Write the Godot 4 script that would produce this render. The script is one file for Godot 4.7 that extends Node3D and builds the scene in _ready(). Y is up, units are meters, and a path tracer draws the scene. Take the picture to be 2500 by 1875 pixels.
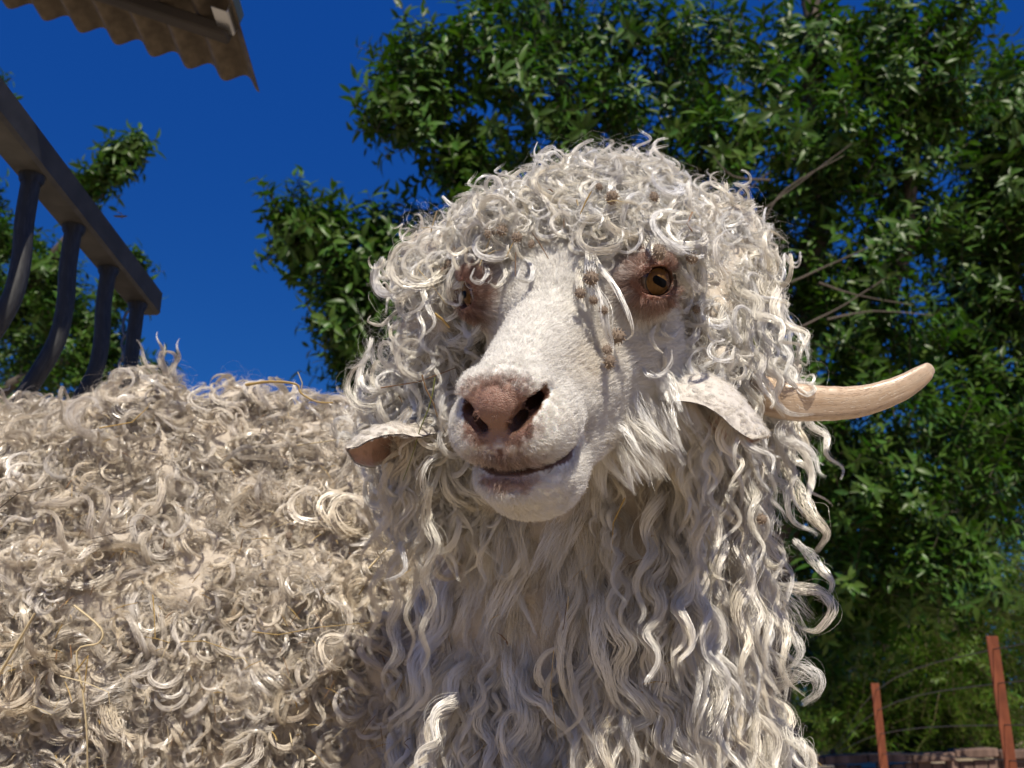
extends Node3D
# Lengths in metres. "Photo pixels" are those of the 2500 x 1875 photograph; at_pixel() turns a pixel and a distance into a point.

const FOCAL := 2400.0
const CAMERA_AT := Vector3(0.0, 0.45, 0.0)
var cam_basis := Basis(Vector3(1, 0, 0), deg_to_rad(18.0))
var head_basis: Basis
var head_at: Vector3
var rng := RandomNumberGenerator.new()
var bumps := FastNoiseLite.new()
var fine_bumps := FastNoiseLite.new()

# ------------------------------------------------------------------ helpers

func at_pixel(px: float, py: float, d: float) -> Vector3:
	return CAMERA_AT + cam_basis * Vector3((px - 1250.0) / FOCAL * d, (937.5 - py) / FOCAL * d, -d)

func to_pixel(p: Vector3) -> Vector3:
	var c := (p - CAMERA_AT) * cam_basis
	return Vector3(1250.0 + FOCAL * c.x / -c.z, 937.5 - FOCAL * c.y / -c.z, -c.z)

func face(x: float, y: float, z: float) -> Vector3:   # a point given in the head's own centimetres
	return head_at + head_basis * (Vector3(x, y, z) * 0.01)

func tag(o: Node, label := "", category := "", group := "", kind := "") -> Node:
	if label: o.set_meta("label", label)
	if category: o.set_meta("category", category)
	if group: o.set_meta("group", group)
	if kind: o.set_meta("kind", kind)
	return o

func thing(called: String, label: String, category: String, where := Vector3.ZERO, group := "") -> Node3D:
	var o := Node3D.new()
	o.name = numbered(called, self)
	o.position = where
	add_child(o)
	tag(o, label, category, group)
	return o

func numbered(called: String, parent: Node) -> String:
	if not parent.has_node(NodePath(called)):
		return called
	var k := 1
	while parent.has_node(NodePath("%s_%03d" % [called, k])):
		k += 1
	return "%s_%03d" % [called, k]

var next_number := {}
func put(called: String, m: Mesh, mat: Material, parent: Node = self, where := Vector3.ZERO) -> MeshInstance3D:
	var o := MeshInstance3D.new()
	var key := str(parent.get_instance_id()) + called
	var k: int = next_number.get(key, 0)
	next_number[key] = k + 1
	o.name = called if k == 0 else "%s_%03d" % [called, k]
	o.mesh = m
	if mat: o.material_override = mat
	o.position = where
	parent.add_child(o, true)
	return o

func many(called: String, m: Mesh, mat: Material, parent: Node, places: Array, tints: Array) -> MultiMeshInstance3D:
	var mm := MultiMesh.new()
	mm.transform_format = MultiMesh.TRANSFORM_3D
	mm.use_colors = true
	mm.mesh = m
	mm.instance_count = places.size()
	for i in places.size():
		mm.set_instance_transform(i, places[i])
		mm.set_instance_color(i, tints[i])
	var o := MultiMeshInstance3D.new()
	var key := str(parent.get_instance_id()) + called
	var k: int = next_number.get(key, 0)
	next_number[key] = k + 1
	o.name = called if k == 0 else "%s_%03d" % [called, k]
	o.multimesh = mm
	o.material_override = mat
	o.set_meta("kind", "stuff")
	parent.add_child(o, true)
	return o

func lin(r: float, g: float, b: float) -> Color:   # a real-world base colour for albedo_color
	return Color(r, g, b).linear_to_srgb()

func mat(c: Color, rough := 0.7, metal := 0.0) -> StandardMaterial3D:
	var m := StandardMaterial3D.new()
	m.albedo_color = c
	m.roughness = rough
	m.metallic = metal
	return m

func tinted(rough: float) -> StandardMaterial3D:
	var m := mat(Color.WHITE, rough)
	m.vertex_color_use_as_albedo = true
	return m

func noise_tex(freq: float, size: int, sd: int, a: Color, b: Color, stretch := 1.0) -> ImageTexture:
	var n := FastNoiseLite.new()
	n.seed = sd
	n.frequency = freq
	n.fractal_octaves = 5
	var im := Image.create(size, size, false, Image.FORMAT_RGB8)
	for y in size:
		for x in size:
			# two shifted copies blended so that the tile has no seam
			var fx := float(x) / size
			var v := lerpf(n.get_noise_2d(x, y * stretch), n.get_noise_2d(x - size, y * stretch), fx)
			im.set_pixel(x, y, a.lerp(b, clampf(v * 0.9 + 0.5, 0.0, 1.0)))
	return ImageTexture.create_from_image(im)

# a mesh collected as raw arrays
class Soup:
	var v := PackedVector3Array()
	var n := PackedVector3Array()
	var c := PackedColorArray()
	var uv := PackedVector2Array()
	var ix := PackedInt32Array()

	func mesh(into: ArrayMesh = null) -> ArrayMesh:
		var a := []
		a.resize(Mesh.ARRAY_MAX)
		a[Mesh.ARRAY_VERTEX] = v
		if n.size() == v.size(): a[Mesh.ARRAY_NORMAL] = n
		if c.size() == v.size(): a[Mesh.ARRAY_COLOR] = c
		if uv.size() == v.size(): a[Mesh.ARRAY_TEX_UV] = uv
		a[Mesh.ARRAY_INDEX] = ix
		var m: ArrayMesh = into if into else ArrayMesh.new()
		m.add_surface_from_arrays(Mesh.PRIMITIVE_TRIANGLES, a)
		return m

	func tube(path: PackedVector3Array, radii: PackedFloat32Array, sides: int, tint := Color.WHITE, flat := 1.0, capped := false) -> void:
		var count := path.size()
		var first := v.size()
		var t := (path[1] - path[0]).normalized()
		var side := t.cross(Vector3.UP if absf(t.y) < 0.9 else Vector3.RIGHT).normalized()
		var run := 0.0
		for i in count:
			var t2 := (path[mini(i + 1, count - 1)] - path[maxi(i - 1, 0)]).normalized()
			side = (side - t2 * side.dot(t2)).normalized()
			var up := t2.cross(side)
			if i > 0: run += path[i].distance_to(path[i - 1])
			for k in sides:
				var a := TAU * k / sides
				var dirn := side * cos(a) + up * sin(a) * flat
				v.append(path[i] + dirn * radii[i])
				n.append((side * cos(a) * flat + up * sin(a)).normalized())
				c.append(tint)
				uv.append(Vector2(float(k) / sides, run))
		for i in count - 1:
			for k in sides:
				var p := first + i * sides + k
				var q := first + i * sides + (k + 1) % sides
				ix.append_array(PackedInt32Array([p, p + sides, q, q, p + sides, q + sides]))
		if capped:
			for e in [0, count - 1]:
				var m := v.size()
				v.append(path[e])
				n.append((path[e] - path[1 if e == 0 else e - 1]).normalized())
				c.append(tint)
				uv.append(Vector2(0.5, 0))
				for k in sides:
					var p: int = first + e * sides + k
					var q: int = first + e * sides + (k + 1) % sides
					ix.append_array(PackedInt32Array([m, p, q] if e == 0 else [m, q, p]))

	func strand(path: PackedVector3Array, radii: PackedFloat32Array, tint: Color) -> void:   # a three-sided fibre with flat sides
		var count := path.size()
		var first := v.size()
		var t := (path[1] - path[0]).normalized()
		var side := t.cross(Vector3.UP if absf(t.y) < 0.9 else Vector3.RIGHT).normalized()
		for i in count:
			var t2 := (path[mini(i + 1, count - 1)] - path[maxi(i - 1, 0)]).normalized()
			side = (side - t2 * side.dot(t2)).normalized()
			var up := t2.cross(side)
			var r := radii[i]
			var a := side * r
			var b := (side * -0.5 + up * 0.866) * r
			var c3 := (side * -0.5 - up * 0.866) * r
			var p := path[i]
			v.append_array(PackedVector3Array([p + a, p + b, p + b, p + c3, p + c3, p + a]))
			var n1 := (side * 0.5 + up * 0.866)
			var n3 := (side * 0.5 - up * 0.866)
			n.append_array(PackedVector3Array([n1, n1, -side, -side, n3, n3]))
			for k in 6: c.append(tint)
		for i in count - 1:
			for k in 3:
				var p := first + i * 6 + k * 2
				ix.append_array(PackedInt32Array([p, p + 6, p + 1, p + 1, p + 6, p + 7]))

	func box(at: Transform3D, size: Vector3, bevel: float, tint := Color.WHITE) -> void:
		# a box with bevelled long edges: three slabs' corners as a 24-point hull
		var h := size * 0.5
		var b := minf(bevel, minf(h.x, minf(h.y, h.z)) * 0.9)
		var pts := {}
		for sx in [-1, 1]:
			for sy in [-1, 1]:
				for sz in [-1, 1]:
					var s := Vector3(sx, sy, sz)
					pts[[sx, sy, sz, 0]] = s * Vector3(h.x, h.y - b, h.z - b)
					pts[[sx, sy, sz, 1]] = s * Vector3(h.x - b, h.y, h.z - b)
					pts[[sx, sy, sz, 2]] = s * Vector3(h.x - b, h.y - b, h.z)
		for axis in 3:
			for s in [-1, 1]:
				var quad := []
				for st in [[-1, -1], [1, -1], [1, 1], [-1, 1]]:
					var key := [0, 0, 0, axis]
					key[axis] = s
					key[(axis + 1) % 3] = st[0]
					key[(axis + 2) % 3] = st[1]
					quad.append(pts[key])
				flat_face(at, quad, tint)
		for axis in 3:   # edges along axis
			var u := (axis + 1) % 3
			var w := (axis + 2) % 3
			for su in [-1, 1]:
				for sw in [-1, 1]:
					var q := []
					for e in [[-1, u], [1, u], [1, w], [-1, w]]:
						var key := [0, 0, 0, e[1]]
						key[axis] = e[0]
						key[u] = su
						key[w] = sw
						q.append(pts[key])
					flat_face(at, q, tint)
		for sx in [-1, 1]:
			for sy in [-1, 1]:
				for sz in [-1, 1]:
					flat_face(at, [pts[[sx, sy, sz, 0]], pts[[sx, sy, sz, 1]], pts[[sx, sy, sz, 2]]], tint)

	func flat_face(at: Transform3D, q: Array, tint: Color) -> void:   # winds itself so that it faces away from the local origin
		var nn: Vector3 = (q[1] - q[0]).cross(q[2] - q[0]).normalized()
		if nn.dot(q[0] + q[1] + q[2]) < 0.0:
			nn = -nn
			q.reverse()
		var first := v.size()
		for p in q:
			v.append(at * p)
			n.append((at.basis * nn).normalized())
			c.append(tint)
			uv.append(Vector2(p.x + p.y, p.z + p.y * 0.5))
		for k in range(1, q.size() - 1):
			ix.append_array(PackedInt32Array([first, first + k + 1, first + k]))

func spline(points: Array, steps: int) -> PackedVector3Array:   # Catmull-Rom through the points
	var out := PackedVector3Array()
	var m := points.size()
	for i in m - 1:
		var p0: Vector3 = points[maxi(i - 1, 0)]
		var p1: Vector3 = points[i]
		var p2: Vector3 = points[i + 1]
		var p3: Vector3 = points[mini(i + 2, m - 1)]
		for k in steps:
			out.append(p1.cubic_interpolate(p2, p0, p3, float(k) / steps))
	out.append(points[m - 1])
	return out

func ramp(from: float, to: float, count: int, power := 1.0) -> PackedFloat32Array:
	var r := PackedFloat32Array()
	for i in count:
		r.append(lerpf(from, to, pow(float(i) / (count - 1), power)))
	return r

# ------------------------------------------------------------------ distance fields

func smin(a: float, b: float, k: float) -> float:
	var h := maxf(k - absf(a - b), 0.0) / k
	return minf(a, b) - h * h * k * 0.25

func smax(a: float, b: float, k: float) -> float:
	var h := maxf(k - absf(a - b), 0.0) / k
	return maxf(a, b) + h * h * k * 0.25

func ell(p: Vector3, r: Vector3) -> float:
	var k0 := (p / r).length()
	var k1 := (p / (r * r)).length()
	return k0 * (k0 - 1.0) / maxf(k1, 1e-6)

func cap(p: Vector3, a: Vector3, b: Vector3, ra: float, rb: float) -> float:
	var ba := b - a
	var h := clampf((p - a).dot(ba) / ba.length_squared(), 0.0, 1.0)
	return (p - a - ba * h).length() - lerpf(ra, rb, h)

const EYE := Vector3(5.45, 1.75, 0.1)
const EYE_AXIS := Vector3(0.66, 0.16, 0.735)
var eye_u := Vector3(0.74, -0.16, -0.655)
var eye_v := Vector3.UP

func mouth(p: Vector3, d: float, half: float, deep: float) -> float:   # below 0 inside the slit between the lips
	var ym := -4.9 - 0.12 * smoothstep(12.0, 9.5, p.z) + 0.45 * pow(smoothstep(9.2, 7.4, p.z), 2.0)
	var open := half * smoothstep(7.2, 8.0, p.z) * lerpf(1.0, 0.5, smoothstep(10.0, 12.4, p.z))
	return maxf(maxf(absf(p.y - ym) - open, -d - deep), 7.4 - p.z)

func nostril(p: Vector3, grow: float) -> float:
	var s := cap(p, Vector3(0.8, -2.3, 13.2), Vector3(1.55, -1.55, 12.85), 0.28 + grow, 0.48 + grow)
	s = minf(s, cap(p, Vector3(1.55, -1.55, 12.85), Vector3(2.5, -0.45, 11.9), 0.48 + grow, 0.22 + grow))
	s = minf(s, cap(p, Vector3(0.85, -2.2, 12.9), Vector3(1.15, -1.6, 9.0), 0.3 + grow, 0.6 + grow))
	s = minf(s, cap(p, Vector3(0.85, -2.25, 12.7), Vector3(2.2, -0.8, 11.4), 0.3 + grow, 0.38 + grow))
	return minf(s, cap(p, Vector3(1.8, -1.3, 12.6), Vector3(1.3, -1.4, 9.2), 0.44 + grow, 0.55 + grow))

func head_field(w: Vector3) -> float:   # the head, in its own centimetres
	var p := Vector3(absf(w.x), w.y, w.z)
	var d := ell(p - Vector3(0, 0.2, -5.5), Vector3(5.4, 5.0, 6.0))
	d = smin(d, ell(p - Vector3(0, 0.4, -1.4), Vector3(6.1, 3.8, 4.3)), 2.0)
	d = smin(d, cap(p, Vector3(0.5, 0.45, 0.0), Vector3(0.3, -1.0, 10.2), 2.2, 1.7), 1.2)        # bridge of the nose
	d = smin(d, cap(p, Vector3(1.7, -3.0, -1.0), Vector3(0.75, -3.1, 9.0), 3.2, 2.0), 1.5)       # cheeks
	d = smin(d, cap(p, Vector3(2.6, -6.0, -4.0), Vector3(0.7, -6.3, 8.0), 2.2, 1.7), 1.8)       # jaw
	d = smin(d, ell(p - Vector3(3.7, -3.6, -3.0), Vector3(2.3, 3.4, 3.6)), 2.0)
	d = smin(d, ell(p - Vector3(1.5, -2.95, 10.6), Vector3(1.95, 2.0, 2.8)), 0.8)                # upper lips
	d = smin(d, ell(p - Vector3(0, -3.5, 11.0), Vector3(1.5, 1.45, 2.35)), 0.6)
	d = smin(d, ell(p - Vector3(0, -1.2, 11.3), Vector3(2.1, 1.5, 2.1)), 0.9)                   # pad of the nose
	d = smin(d, ell(p - Vector3(1.7, -0.45, 11.6), Vector3(0.75, 0.6, 1.1)), 0.6)                 # wing of the nostril
	d = smin(d, ell(p - Vector3(0, -5.9, 10.3), Vector3(2.75, 1.55, 3.12)), 0.3)                  # lower lip
	d = smin(d, ell(p - Vector3(0, -7.2, 9.2), Vector3(2.65, 1.75, 2.9)), 1.0)                      # chin
	# the line of the mouth
	d = smax(d, -mouth(p, d, 0.19, 0.8), 0.08)
	# nostrils, and the groove under the nose
	d = smax(d, -nostril(p, 0.0), 0.2)
	d = smax(d, -cap(p, Vector3(0, -2.3, 13.65), Vector3(0, -4.6, 13.35), 0.16, 0.14), 0.25)
	# lids, then the opening between them
	var e := p - EYE
	d = smin(d, e.length() - 1.85, 1.3)
	var q := e - EYE_AXIS * 1.25
	var o := ell(Vector3(q.dot(eye_u) - 0.05, q.dot(eye_v), q.dot(EYE_AXIS)), Vector3(1.35, 0.86, 1.4))
	d = smax(d, -o, 0.25)
	d = smax(d, -(e.length() - 1.36), 0.1)
	return d

func head_world(p: Vector3) -> float:
	var q := ((p - head_at) * head_basis) * 100.0
	if q.length_squared() > 900.0:
		return (q.length() - 22.0) * 0.01
	return head_field(q) * 0.01

var fleece_shapes := []    # [a, b, ra, rb, k, region]
func fleece_smooth(p: Vector3) -> float:
	var d := 9.0
	for s in fleece_shapes:
		d = smin(d, cap(p, s[0], s[1], s[2], s[3]), s[4])
	return d

func fleece_field(p: Vector3) -> float:
	var d := fleece_smooth(p)
	if absf(d) < 0.06:
		d -= bumps.get_noise_3dv(p) * 0.013 + bumps.get_noise_3dv(p * 0.45 + Vector3(5, 3, 1)) * 0.020 + fine_bumps.get_noise_3dv(p) * 0.004
	return d

func region_of(p: Vector3) -> int:
	var best := 9.0
	var r := 0
	for s in fleece_shapes:
		var d := cap(p, s[0], s[1], s[2], s[3])
		if d < best:
			best = d
			r = s[5]
	return r

# surface nets: one vertex in each crossed cell, one quad round each crossed edge; only cells near the surface are visited
func nets(which: int, lo: Vector3, hi: Vector3, cell: float, tint: Color) -> Soup:
	var nx := int((hi.x - lo.x) / cell) + 1
	var ny := int((hi.y - lo.y) / cell) + 1
	var nz := int((hi.z - lo.z) / cell) + 1
	var vals := PackedFloat32Array()
	vals.resize(nx * ny * nz)
	vals.fill(99.0)
	var idx := PackedInt32Array()
	idx.resize(nx * ny * nz)
	idx.fill(-1)
	var B := 4
	var blocks := []
	var reach := cell * B * 0.5 * 1.75 + 0.5 * cell + (0.028 if which == 1 else 0.0)
	for bz in range(0, nz - 1, B):
		for by in range(0, ny - 1, B):
			for bx in range(0, nx - 1, B):
				var mid := lo + Vector3(bx + B * 0.5, by + B * 0.5, bz + B * 0.5) * cell
				var d := head_field(mid) if which == 0 else fleece_smooth(mid)
				if absf(d) < reach:
					blocks.append(Vector3i(bx, by, bz))
	var s := Soup.new()
	for b in blocks:
		for z in range(b.z, mini(b.z + B + 1, nz)):
			for y in range(b.y, mini(b.y + B + 1, ny)):
				var row := (z * ny + y) * nx
				for x in range(b.x, mini(b.x + B + 1, nx)):
					if vals[row + x] == 99.0:
						var p := lo + Vector3(x, y, z) * cell
						vals[row + x] = head_field(p) if which == 0 else fleece_field(p)
	var sy := nx
	var sz := nx * ny
	for b in blocks:
		for z in range(b.z, mini(b.z + B, nz - 1)):
			for y in range(b.y, mini(b.y + B, ny - 1)):
				for x in range(b.x, mini(b.x + B, nx - 1)):
					var o := (z * ny + y) * nx + x
					var v0 := vals[o]
					var v1 := vals[o + 1]
					var v2 := vals[o + sy]
					var v3 := vals[o + sy + 1]
					var v4 := vals[o + sz]
					var v5 := vals[o + sz + 1]
					var v6 := vals[o + sz + sy]
					var v7 := vals[o + sz + sy + 1]
					var k := int(v0 < 0) + int(v1 < 0) + int(v2 < 0) + int(v3 < 0) + int(v4 < 0) + int(v5 < 0) + int(v6 < 0) + int(v7 < 0)
					if k == 0 or k == 8: continue
					var acc := Vector3.ZERO
					var m := 0
					if (v0 < 0) != (v1 < 0): acc += Vector3(v0 / (v0 - v1), 0, 0); m += 1
					if (v2 < 0) != (v3 < 0): acc += Vector3(v2 / (v2 - v3), 1, 0); m += 1
					if (v4 < 0) != (v5 < 0): acc += Vector3(v4 / (v4 - v5), 0, 1); m += 1
					if (v6 < 0) != (v7 < 0): acc += Vector3(v6 / (v6 - v7), 1, 1); m += 1
					if (v0 < 0) != (v2 < 0): acc += Vector3(0, v0 / (v0 - v2), 0); m += 1
					if (v1 < 0) != (v3 < 0): acc += Vector3(1, v1 / (v1 - v3), 0); m += 1
					if (v4 < 0) != (v6 < 0): acc += Vector3(0, v4 / (v4 - v6), 1); m += 1
					if (v5 < 0) != (v7 < 0): acc += Vector3(1, v5 / (v5 - v7), 1); m += 1
					if (v0 < 0) != (v4 < 0): acc += Vector3(0, 0, v0 / (v0 - v4)); m += 1
					if (v1 < 0) != (v5 < 0): acc += Vector3(1, 0, v1 / (v1 - v5)); m += 1
					if (v2 < 0) != (v6 < 0): acc += Vector3(0, 1, v2 / (v2 - v6)); m += 1
					if (v3 < 0) != (v7 < 0): acc += Vector3(1, 1, v3 / (v3 - v7)); m += 1
					acc /= m
					idx[o] = s.v.size()
					s.v.append(lo + (Vector3(x, y, z) + acc) * cell)
					s.n.append(Vector3(v1 + v3 + v5 + v7 - v0 - v2 - v4 - v6, v2 + v3 + v6 + v7 - v0 - v1 - v4 - v5, v4 + v5 + v6 + v7 - v0 - v1 - v2 - v3).normalized())
					s.c.append(tint)
	for b in blocks:
		for z in range(maxi(b.z, 1), mini(b.z + B, nz - 1)):
			for y in range(maxi(b.y, 1), mini(b.y + B, ny - 1)):
				for x in range(maxi(b.x, 1), mini(b.x + B, nx - 1)):
					var o := (z * ny + y) * nx + x
					var inside := vals[o] < 0
					if inside != (vals[o + 1] < 0):
						quad(s, idx[o - sy - sz], idx[o - sz], idx[o], idx[o - sy], inside)
					if inside != (vals[o + sy] < 0):
						quad(s, idx[o - 1 - sz], idx[o - 1], idx[o], idx[o - sz], inside)
					if inside != (vals[o + sz] < 0):
						quad(s, idx[o - 1 - sy], idx[o - sy], idx[o], idx[o - 1], inside)
	return s

func quad(s: Soup, a: int, b: int, c: int, d: int, inside: bool) -> void:
	if a < 0 or b < 0 or c < 0 or d < 0: return
	if inside: s.ix.append_array(PackedInt32Array([a, c, b, a, d, c]))
	else: s.ix.append_array(PackedInt32Array([a, b, c, a, c, d]))

func surface_depth(px: float, py: float) -> float:   # how far the goat is along the line of sight through a pixel
	var dirn := at_pixel(px, py, 1.0) - CAMERA_AT
	var t := 0.4
	for i in 90:
		var p := CAMERA_AT + dirn * t
		var d := minf(head_world(p), fleece_smooth(p))
		if d < 0.001 or t > 1.6: break
		t += maxf(d * 0.8, 0.001) / dirn.length()
	return t

# ------------------------------------------------------------------ hair

# One lock: strands that follow a curling centre line. Lengths in centimetres, root at the origin, growing along +Y.
func lock_mesh(line: PackedVector3Array, width: float, strands: int, thick: float, twist: float, stray: float, tip: float, sides := 3) -> ArrayMesh:
	var s := Soup.new()
	strands_along(s, line, width, strands, thick, twist, stray, tip, 0.01, Color.WHITE, sides)
	return s.mesh()

func strands_along(s: Soup, line: PackedVector3Array, width: float, strands: int, thick: float, twist: float, stray: float, tip: float, unit: float, tint: Color, sides := 3) -> void:
	var m := line.size()
	var sides_v := []
	var ups := []
	var t := (line[1] - line[0]).normalized()
	var side := t.cross(Vector3(0.3, 0.1, 1.0)).normalized()
	for i in m:
		t = (line[mini(i + 1, m - 1)] - line[maxi(i - 1, 0)]).normalized()
		side = (side - t * side.dot(t)).normalized()
		sides_v.append(side)
		ups.append(t.cross(side))
	for k in strands:
		var r := sqrt(rng.randf())
		var a := rng.randf() * TAU
		var wild := rng.randf() < stray
		if wild: r = rng.randf_range(1.1, 2.2)
		var first := 0 if not wild else rng.randi_range(0, m / 3)
		var last := m - 1 - rng.randi_range(0, int(m * (0.12 if not wild else 0.4)))
		if last - first < 4: continue
		var path := PackedVector3Array()
		var rad := PackedFloat32Array()
		var ph := rng.randf() * TAU
		var amp := rng.randf_range(0.05, 0.2) * (3.0 if wild else 1.0)
		var th := thick * rng.randf_range(0.7, 1.25) * (0.5 if wild else 1.0)
		for i in range(first, last + 1):
			var f := float(i) / (m - 1)
			var w := width * (0.55 + 0.45 * minf(1.0, f * 4.0)) * lerpf(1.0, tip, smoothstep(0.35, 1.0, f))
			var b := a + twist * f * TAU
			var ox := r * cos(b) + amp * sin(f * 17.0 + ph)
			var oy := r * sin(b) + amp * cos(f * 13.0 + ph * 2.0)
			path.append((line[i] + (sides_v[i] * ox + ups[i] * oy) * w) * unit)
			var taper := 1.0 - 0.75 * smoothstep(0.6, 1.0, float(i - first) / (last - first))
			rad.append(th * taper * unit)
		s.strand(path, rad, tint)

# centre lines: the heading turns by a curvature that the caller's kind decides
func curl_line(kind: String, length: float, radius: float, steps: int) -> PackedVector3Array:
	var out := PackedVector3Array()
	var p := Vector3.ZERO
	var h := rng.randf_range(-0.3, 0.3)
	var ds := length / steps
	var ph := rng.randf() * TAU
	var tilt := rng.randf_range(-0.25, 0.25)
	var sgn := 1.0 if rng.randf() < 0.5 else -1.0
	var wob := rng.randf_range(0.8, 1.2)
	for i in steps + 1:
		out.append(p)
		var f := float(i) / steps
		match kind:
			"ring":      # straight at first, then round and round
				h += sgn * ds / (radius * lerpf(1.7, 0.75, f)) * smoothstep(0.0, 0.35, f)
				p += Vector3(sin(h), cos(h), 0.0) * ds * 0.97 + Vector3(0, 0, 0.22 * sgn + tilt) * ds
			"wave":      # a hanging crimped lock: a helix that widens downwards, the tip turning up
				var k := TAU * length / (radius * 7.0) * wob
				var r := radius * lerpf(0.25, 0.75, minf(1.0, f * 1.6))
				var b := sgn * (k * f) + ph
				var tipcurl := pow(maxf(0.0, f - 0.78) / 0.22, 2.0) * radius * 2.2
				out[i] = Vector3(r * cos(b) + sgn * tipcurl * 0.35, f * length * 0.92, r * 0.6 * sin(b)) - Vector3(radius * 0.25 * cos(ph), 0, radius * 0.15 * sin(ph))
			"soft":      # nearly straight, with a gentle bend
				h += (0.5 * sin(f * 5.0 * wob + ph) + 0.25 * sgn) * ds / maxf(radius, 0.1)
				p += Vector3(sin(h) * 0.8, cos(h), sin(f * 4.0 + ph) * 0.3).normalized() * ds
			"wild":
				h += (sin(f * 9.0 * wob + ph) * 1.2 + 0.6 * sgn) * ds / radius
				p += Vector3(sin(h), cos(h), sin(f * 7.0 * wob + ph * 3.0) * 0.8).normalized() * ds
	return out

var hair_kinds := {}
func make_hair() -> void:
	var list := {
		"ring": [14, 6.6, 0.50, 44, 0.115, 20, 0.0110, 0.8, 0.16, 0.6],
		"crescent": [12, 4.6, 0.80, 28, 0.20, 30, 0.0125, 0.7, 0.14, 0.45],
		"bigring": [8, 8.5, 0.95, 42, 0.25, 34, 0.014, 0.9, 0.14, 0.45],
		"wave": [14, 11.0, 0.62, 44, 0.40, 62, 0.0130, 1.4, 0.2, 0.3],
		"shortwave": [8, 6.0, 0.5, 30, 0.26, 30, 0.016, 1.4, 0.16, 0.35],
		"soft": [8, 5.0, 2.2, 14, 0.55, 26, 0.011, 0.4, 0.2, 0.6],
		"silk": [8, 5.2, 7.0, 16, 0.45, 34, 0.0105, 0.3, 0.22, 0.5],
		"fur": [8, 1.0, 4.5, 6, 0.34, 22, 0.0060, 0.0, 0.0, 0.85],
		"fuzz": [6, 3.6, 0.9, 18, 0.7, 16, 0.007, 0.6, 0.8, 1.4],
		"fluff": [8, 2.6, 0.6, 14, 0.9, 40, 0.0085, 0.7, 0.3, 1.1],
	}
	for k in list:
		var l: Array = list[k]
		var made := []
		for i in l[0]:
			var shape: String = {"bigring": "ring", "crescent": "ring", "shortwave": "wave", "fur": "soft", "silk": "soft", "fuzz": "wild", "fluff": "wild"}.get(k, k)
			made.append(lock_mesh(curl_line(shape, l[1] * rng.randf_range(0.85, 1.15), l[2] * rng.randf_range(0.85, 1.2), l[3]), l[4], l[5], l[6], l[7], l[8], l[9]))
		hair_kinds[k] = made

# a place to hang a lock: growing along "grow", its +X turned towards "out"
func placed(p: Vector3, grow: Vector3, out: Vector3, size: float) -> Transform3D:
	var y := grow.normalized()
	var z := out.cross(y)
	if z.length() < 0.05: z = y.cross(Vector3(0.3, 1.0, 0.2))
	z = z.normalized()
	var x := y.cross(z)
	return Transform3D(Basis(x * size, y * size, z * size), p)

class Pick:     # random points on a mesh, by area
	var s: Soup
	var sums := PackedFloat32Array()
	func _init(soup: Soup) -> void:
		s = soup
		var t := 0.0
		for i in range(0, s.ix.size(), 3):
			t += (s.v[s.ix[i + 1]] - s.v[s.ix[i]]).cross(s.v[s.ix[i + 2]] - s.v[s.ix[i]]).length() * 0.5
			sums.append(t)
	func point(r: RandomNumberGenerator) -> Array:
		var t := sums.bsearch(r.randf() * sums[sums.size() - 1]) * 3
		t = mini(t, s.ix.size() - 3)
		var a := r.randf()
		var b := r.randf()
		if a + b > 1.0:
			a = 1.0 - a
			b = 1.0 - b
		var i0 := s.ix[t]
		var i1 := s.ix[t + 1]
		var i2 := s.ix[t + 2]
		return [s.v[i0] * (1.0 - a - b) + s.v[i1] * a + s.v[i2] * b, (s.n[i0] * (1.0 - a - b) + s.n[i1] * a + s.n[i2] * b).normalized(), s.c[i0]]

class Coat:     # locks waiting to be laid out, by kind and variant
	var places := {}
	var tints := {}
	func add(kind: String, variant: int, t: Transform3D, c: Color) -> void:
		var key := [kind, variant]
		if not places.has(key):
			places[key] = []
			tints[key] = []
		places[key].append(t)
		tints[key].append(c)

func lay(coat: Coat, called: String, m: Material, parent: Node) -> int:
	var total := 0
	for key in coat.places:
		many(called, hair_kinds[key[0]][key[1]], m, parent, coat.places[key], coat.tints[key])
		total += coat.places[key].size()
	return total

func shade(base: Color, spread: float) -> Color:   # one animal's wool is never one colour
	var k := 1.0 + rng.randf_range(-spread, spread)
	var y := rng.randf_range(-0.05, 0.05)
	return Color(base.r * k * (1.0 + y * 0.4), base.g * k, base.b * k * (1.0 - y))

# ------------------------------------------------------------------ the goat

var wool: StandardMaterial3D
var fur: StandardMaterial3D
var goat: Node3D

func patch(p: Vector3, c: Vector3, r: Vector3, soft := 0.25) -> float:   # 1 inside an ellipsoid of the head, with a ragged hair edge
	var q := (p - c) / r
	return 1.0 - smoothstep(1.0 - soft, 1.0 + soft, q.length() + fine_bumps.get_noise_3dv(p * 0.02) * 0.35)

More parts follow.
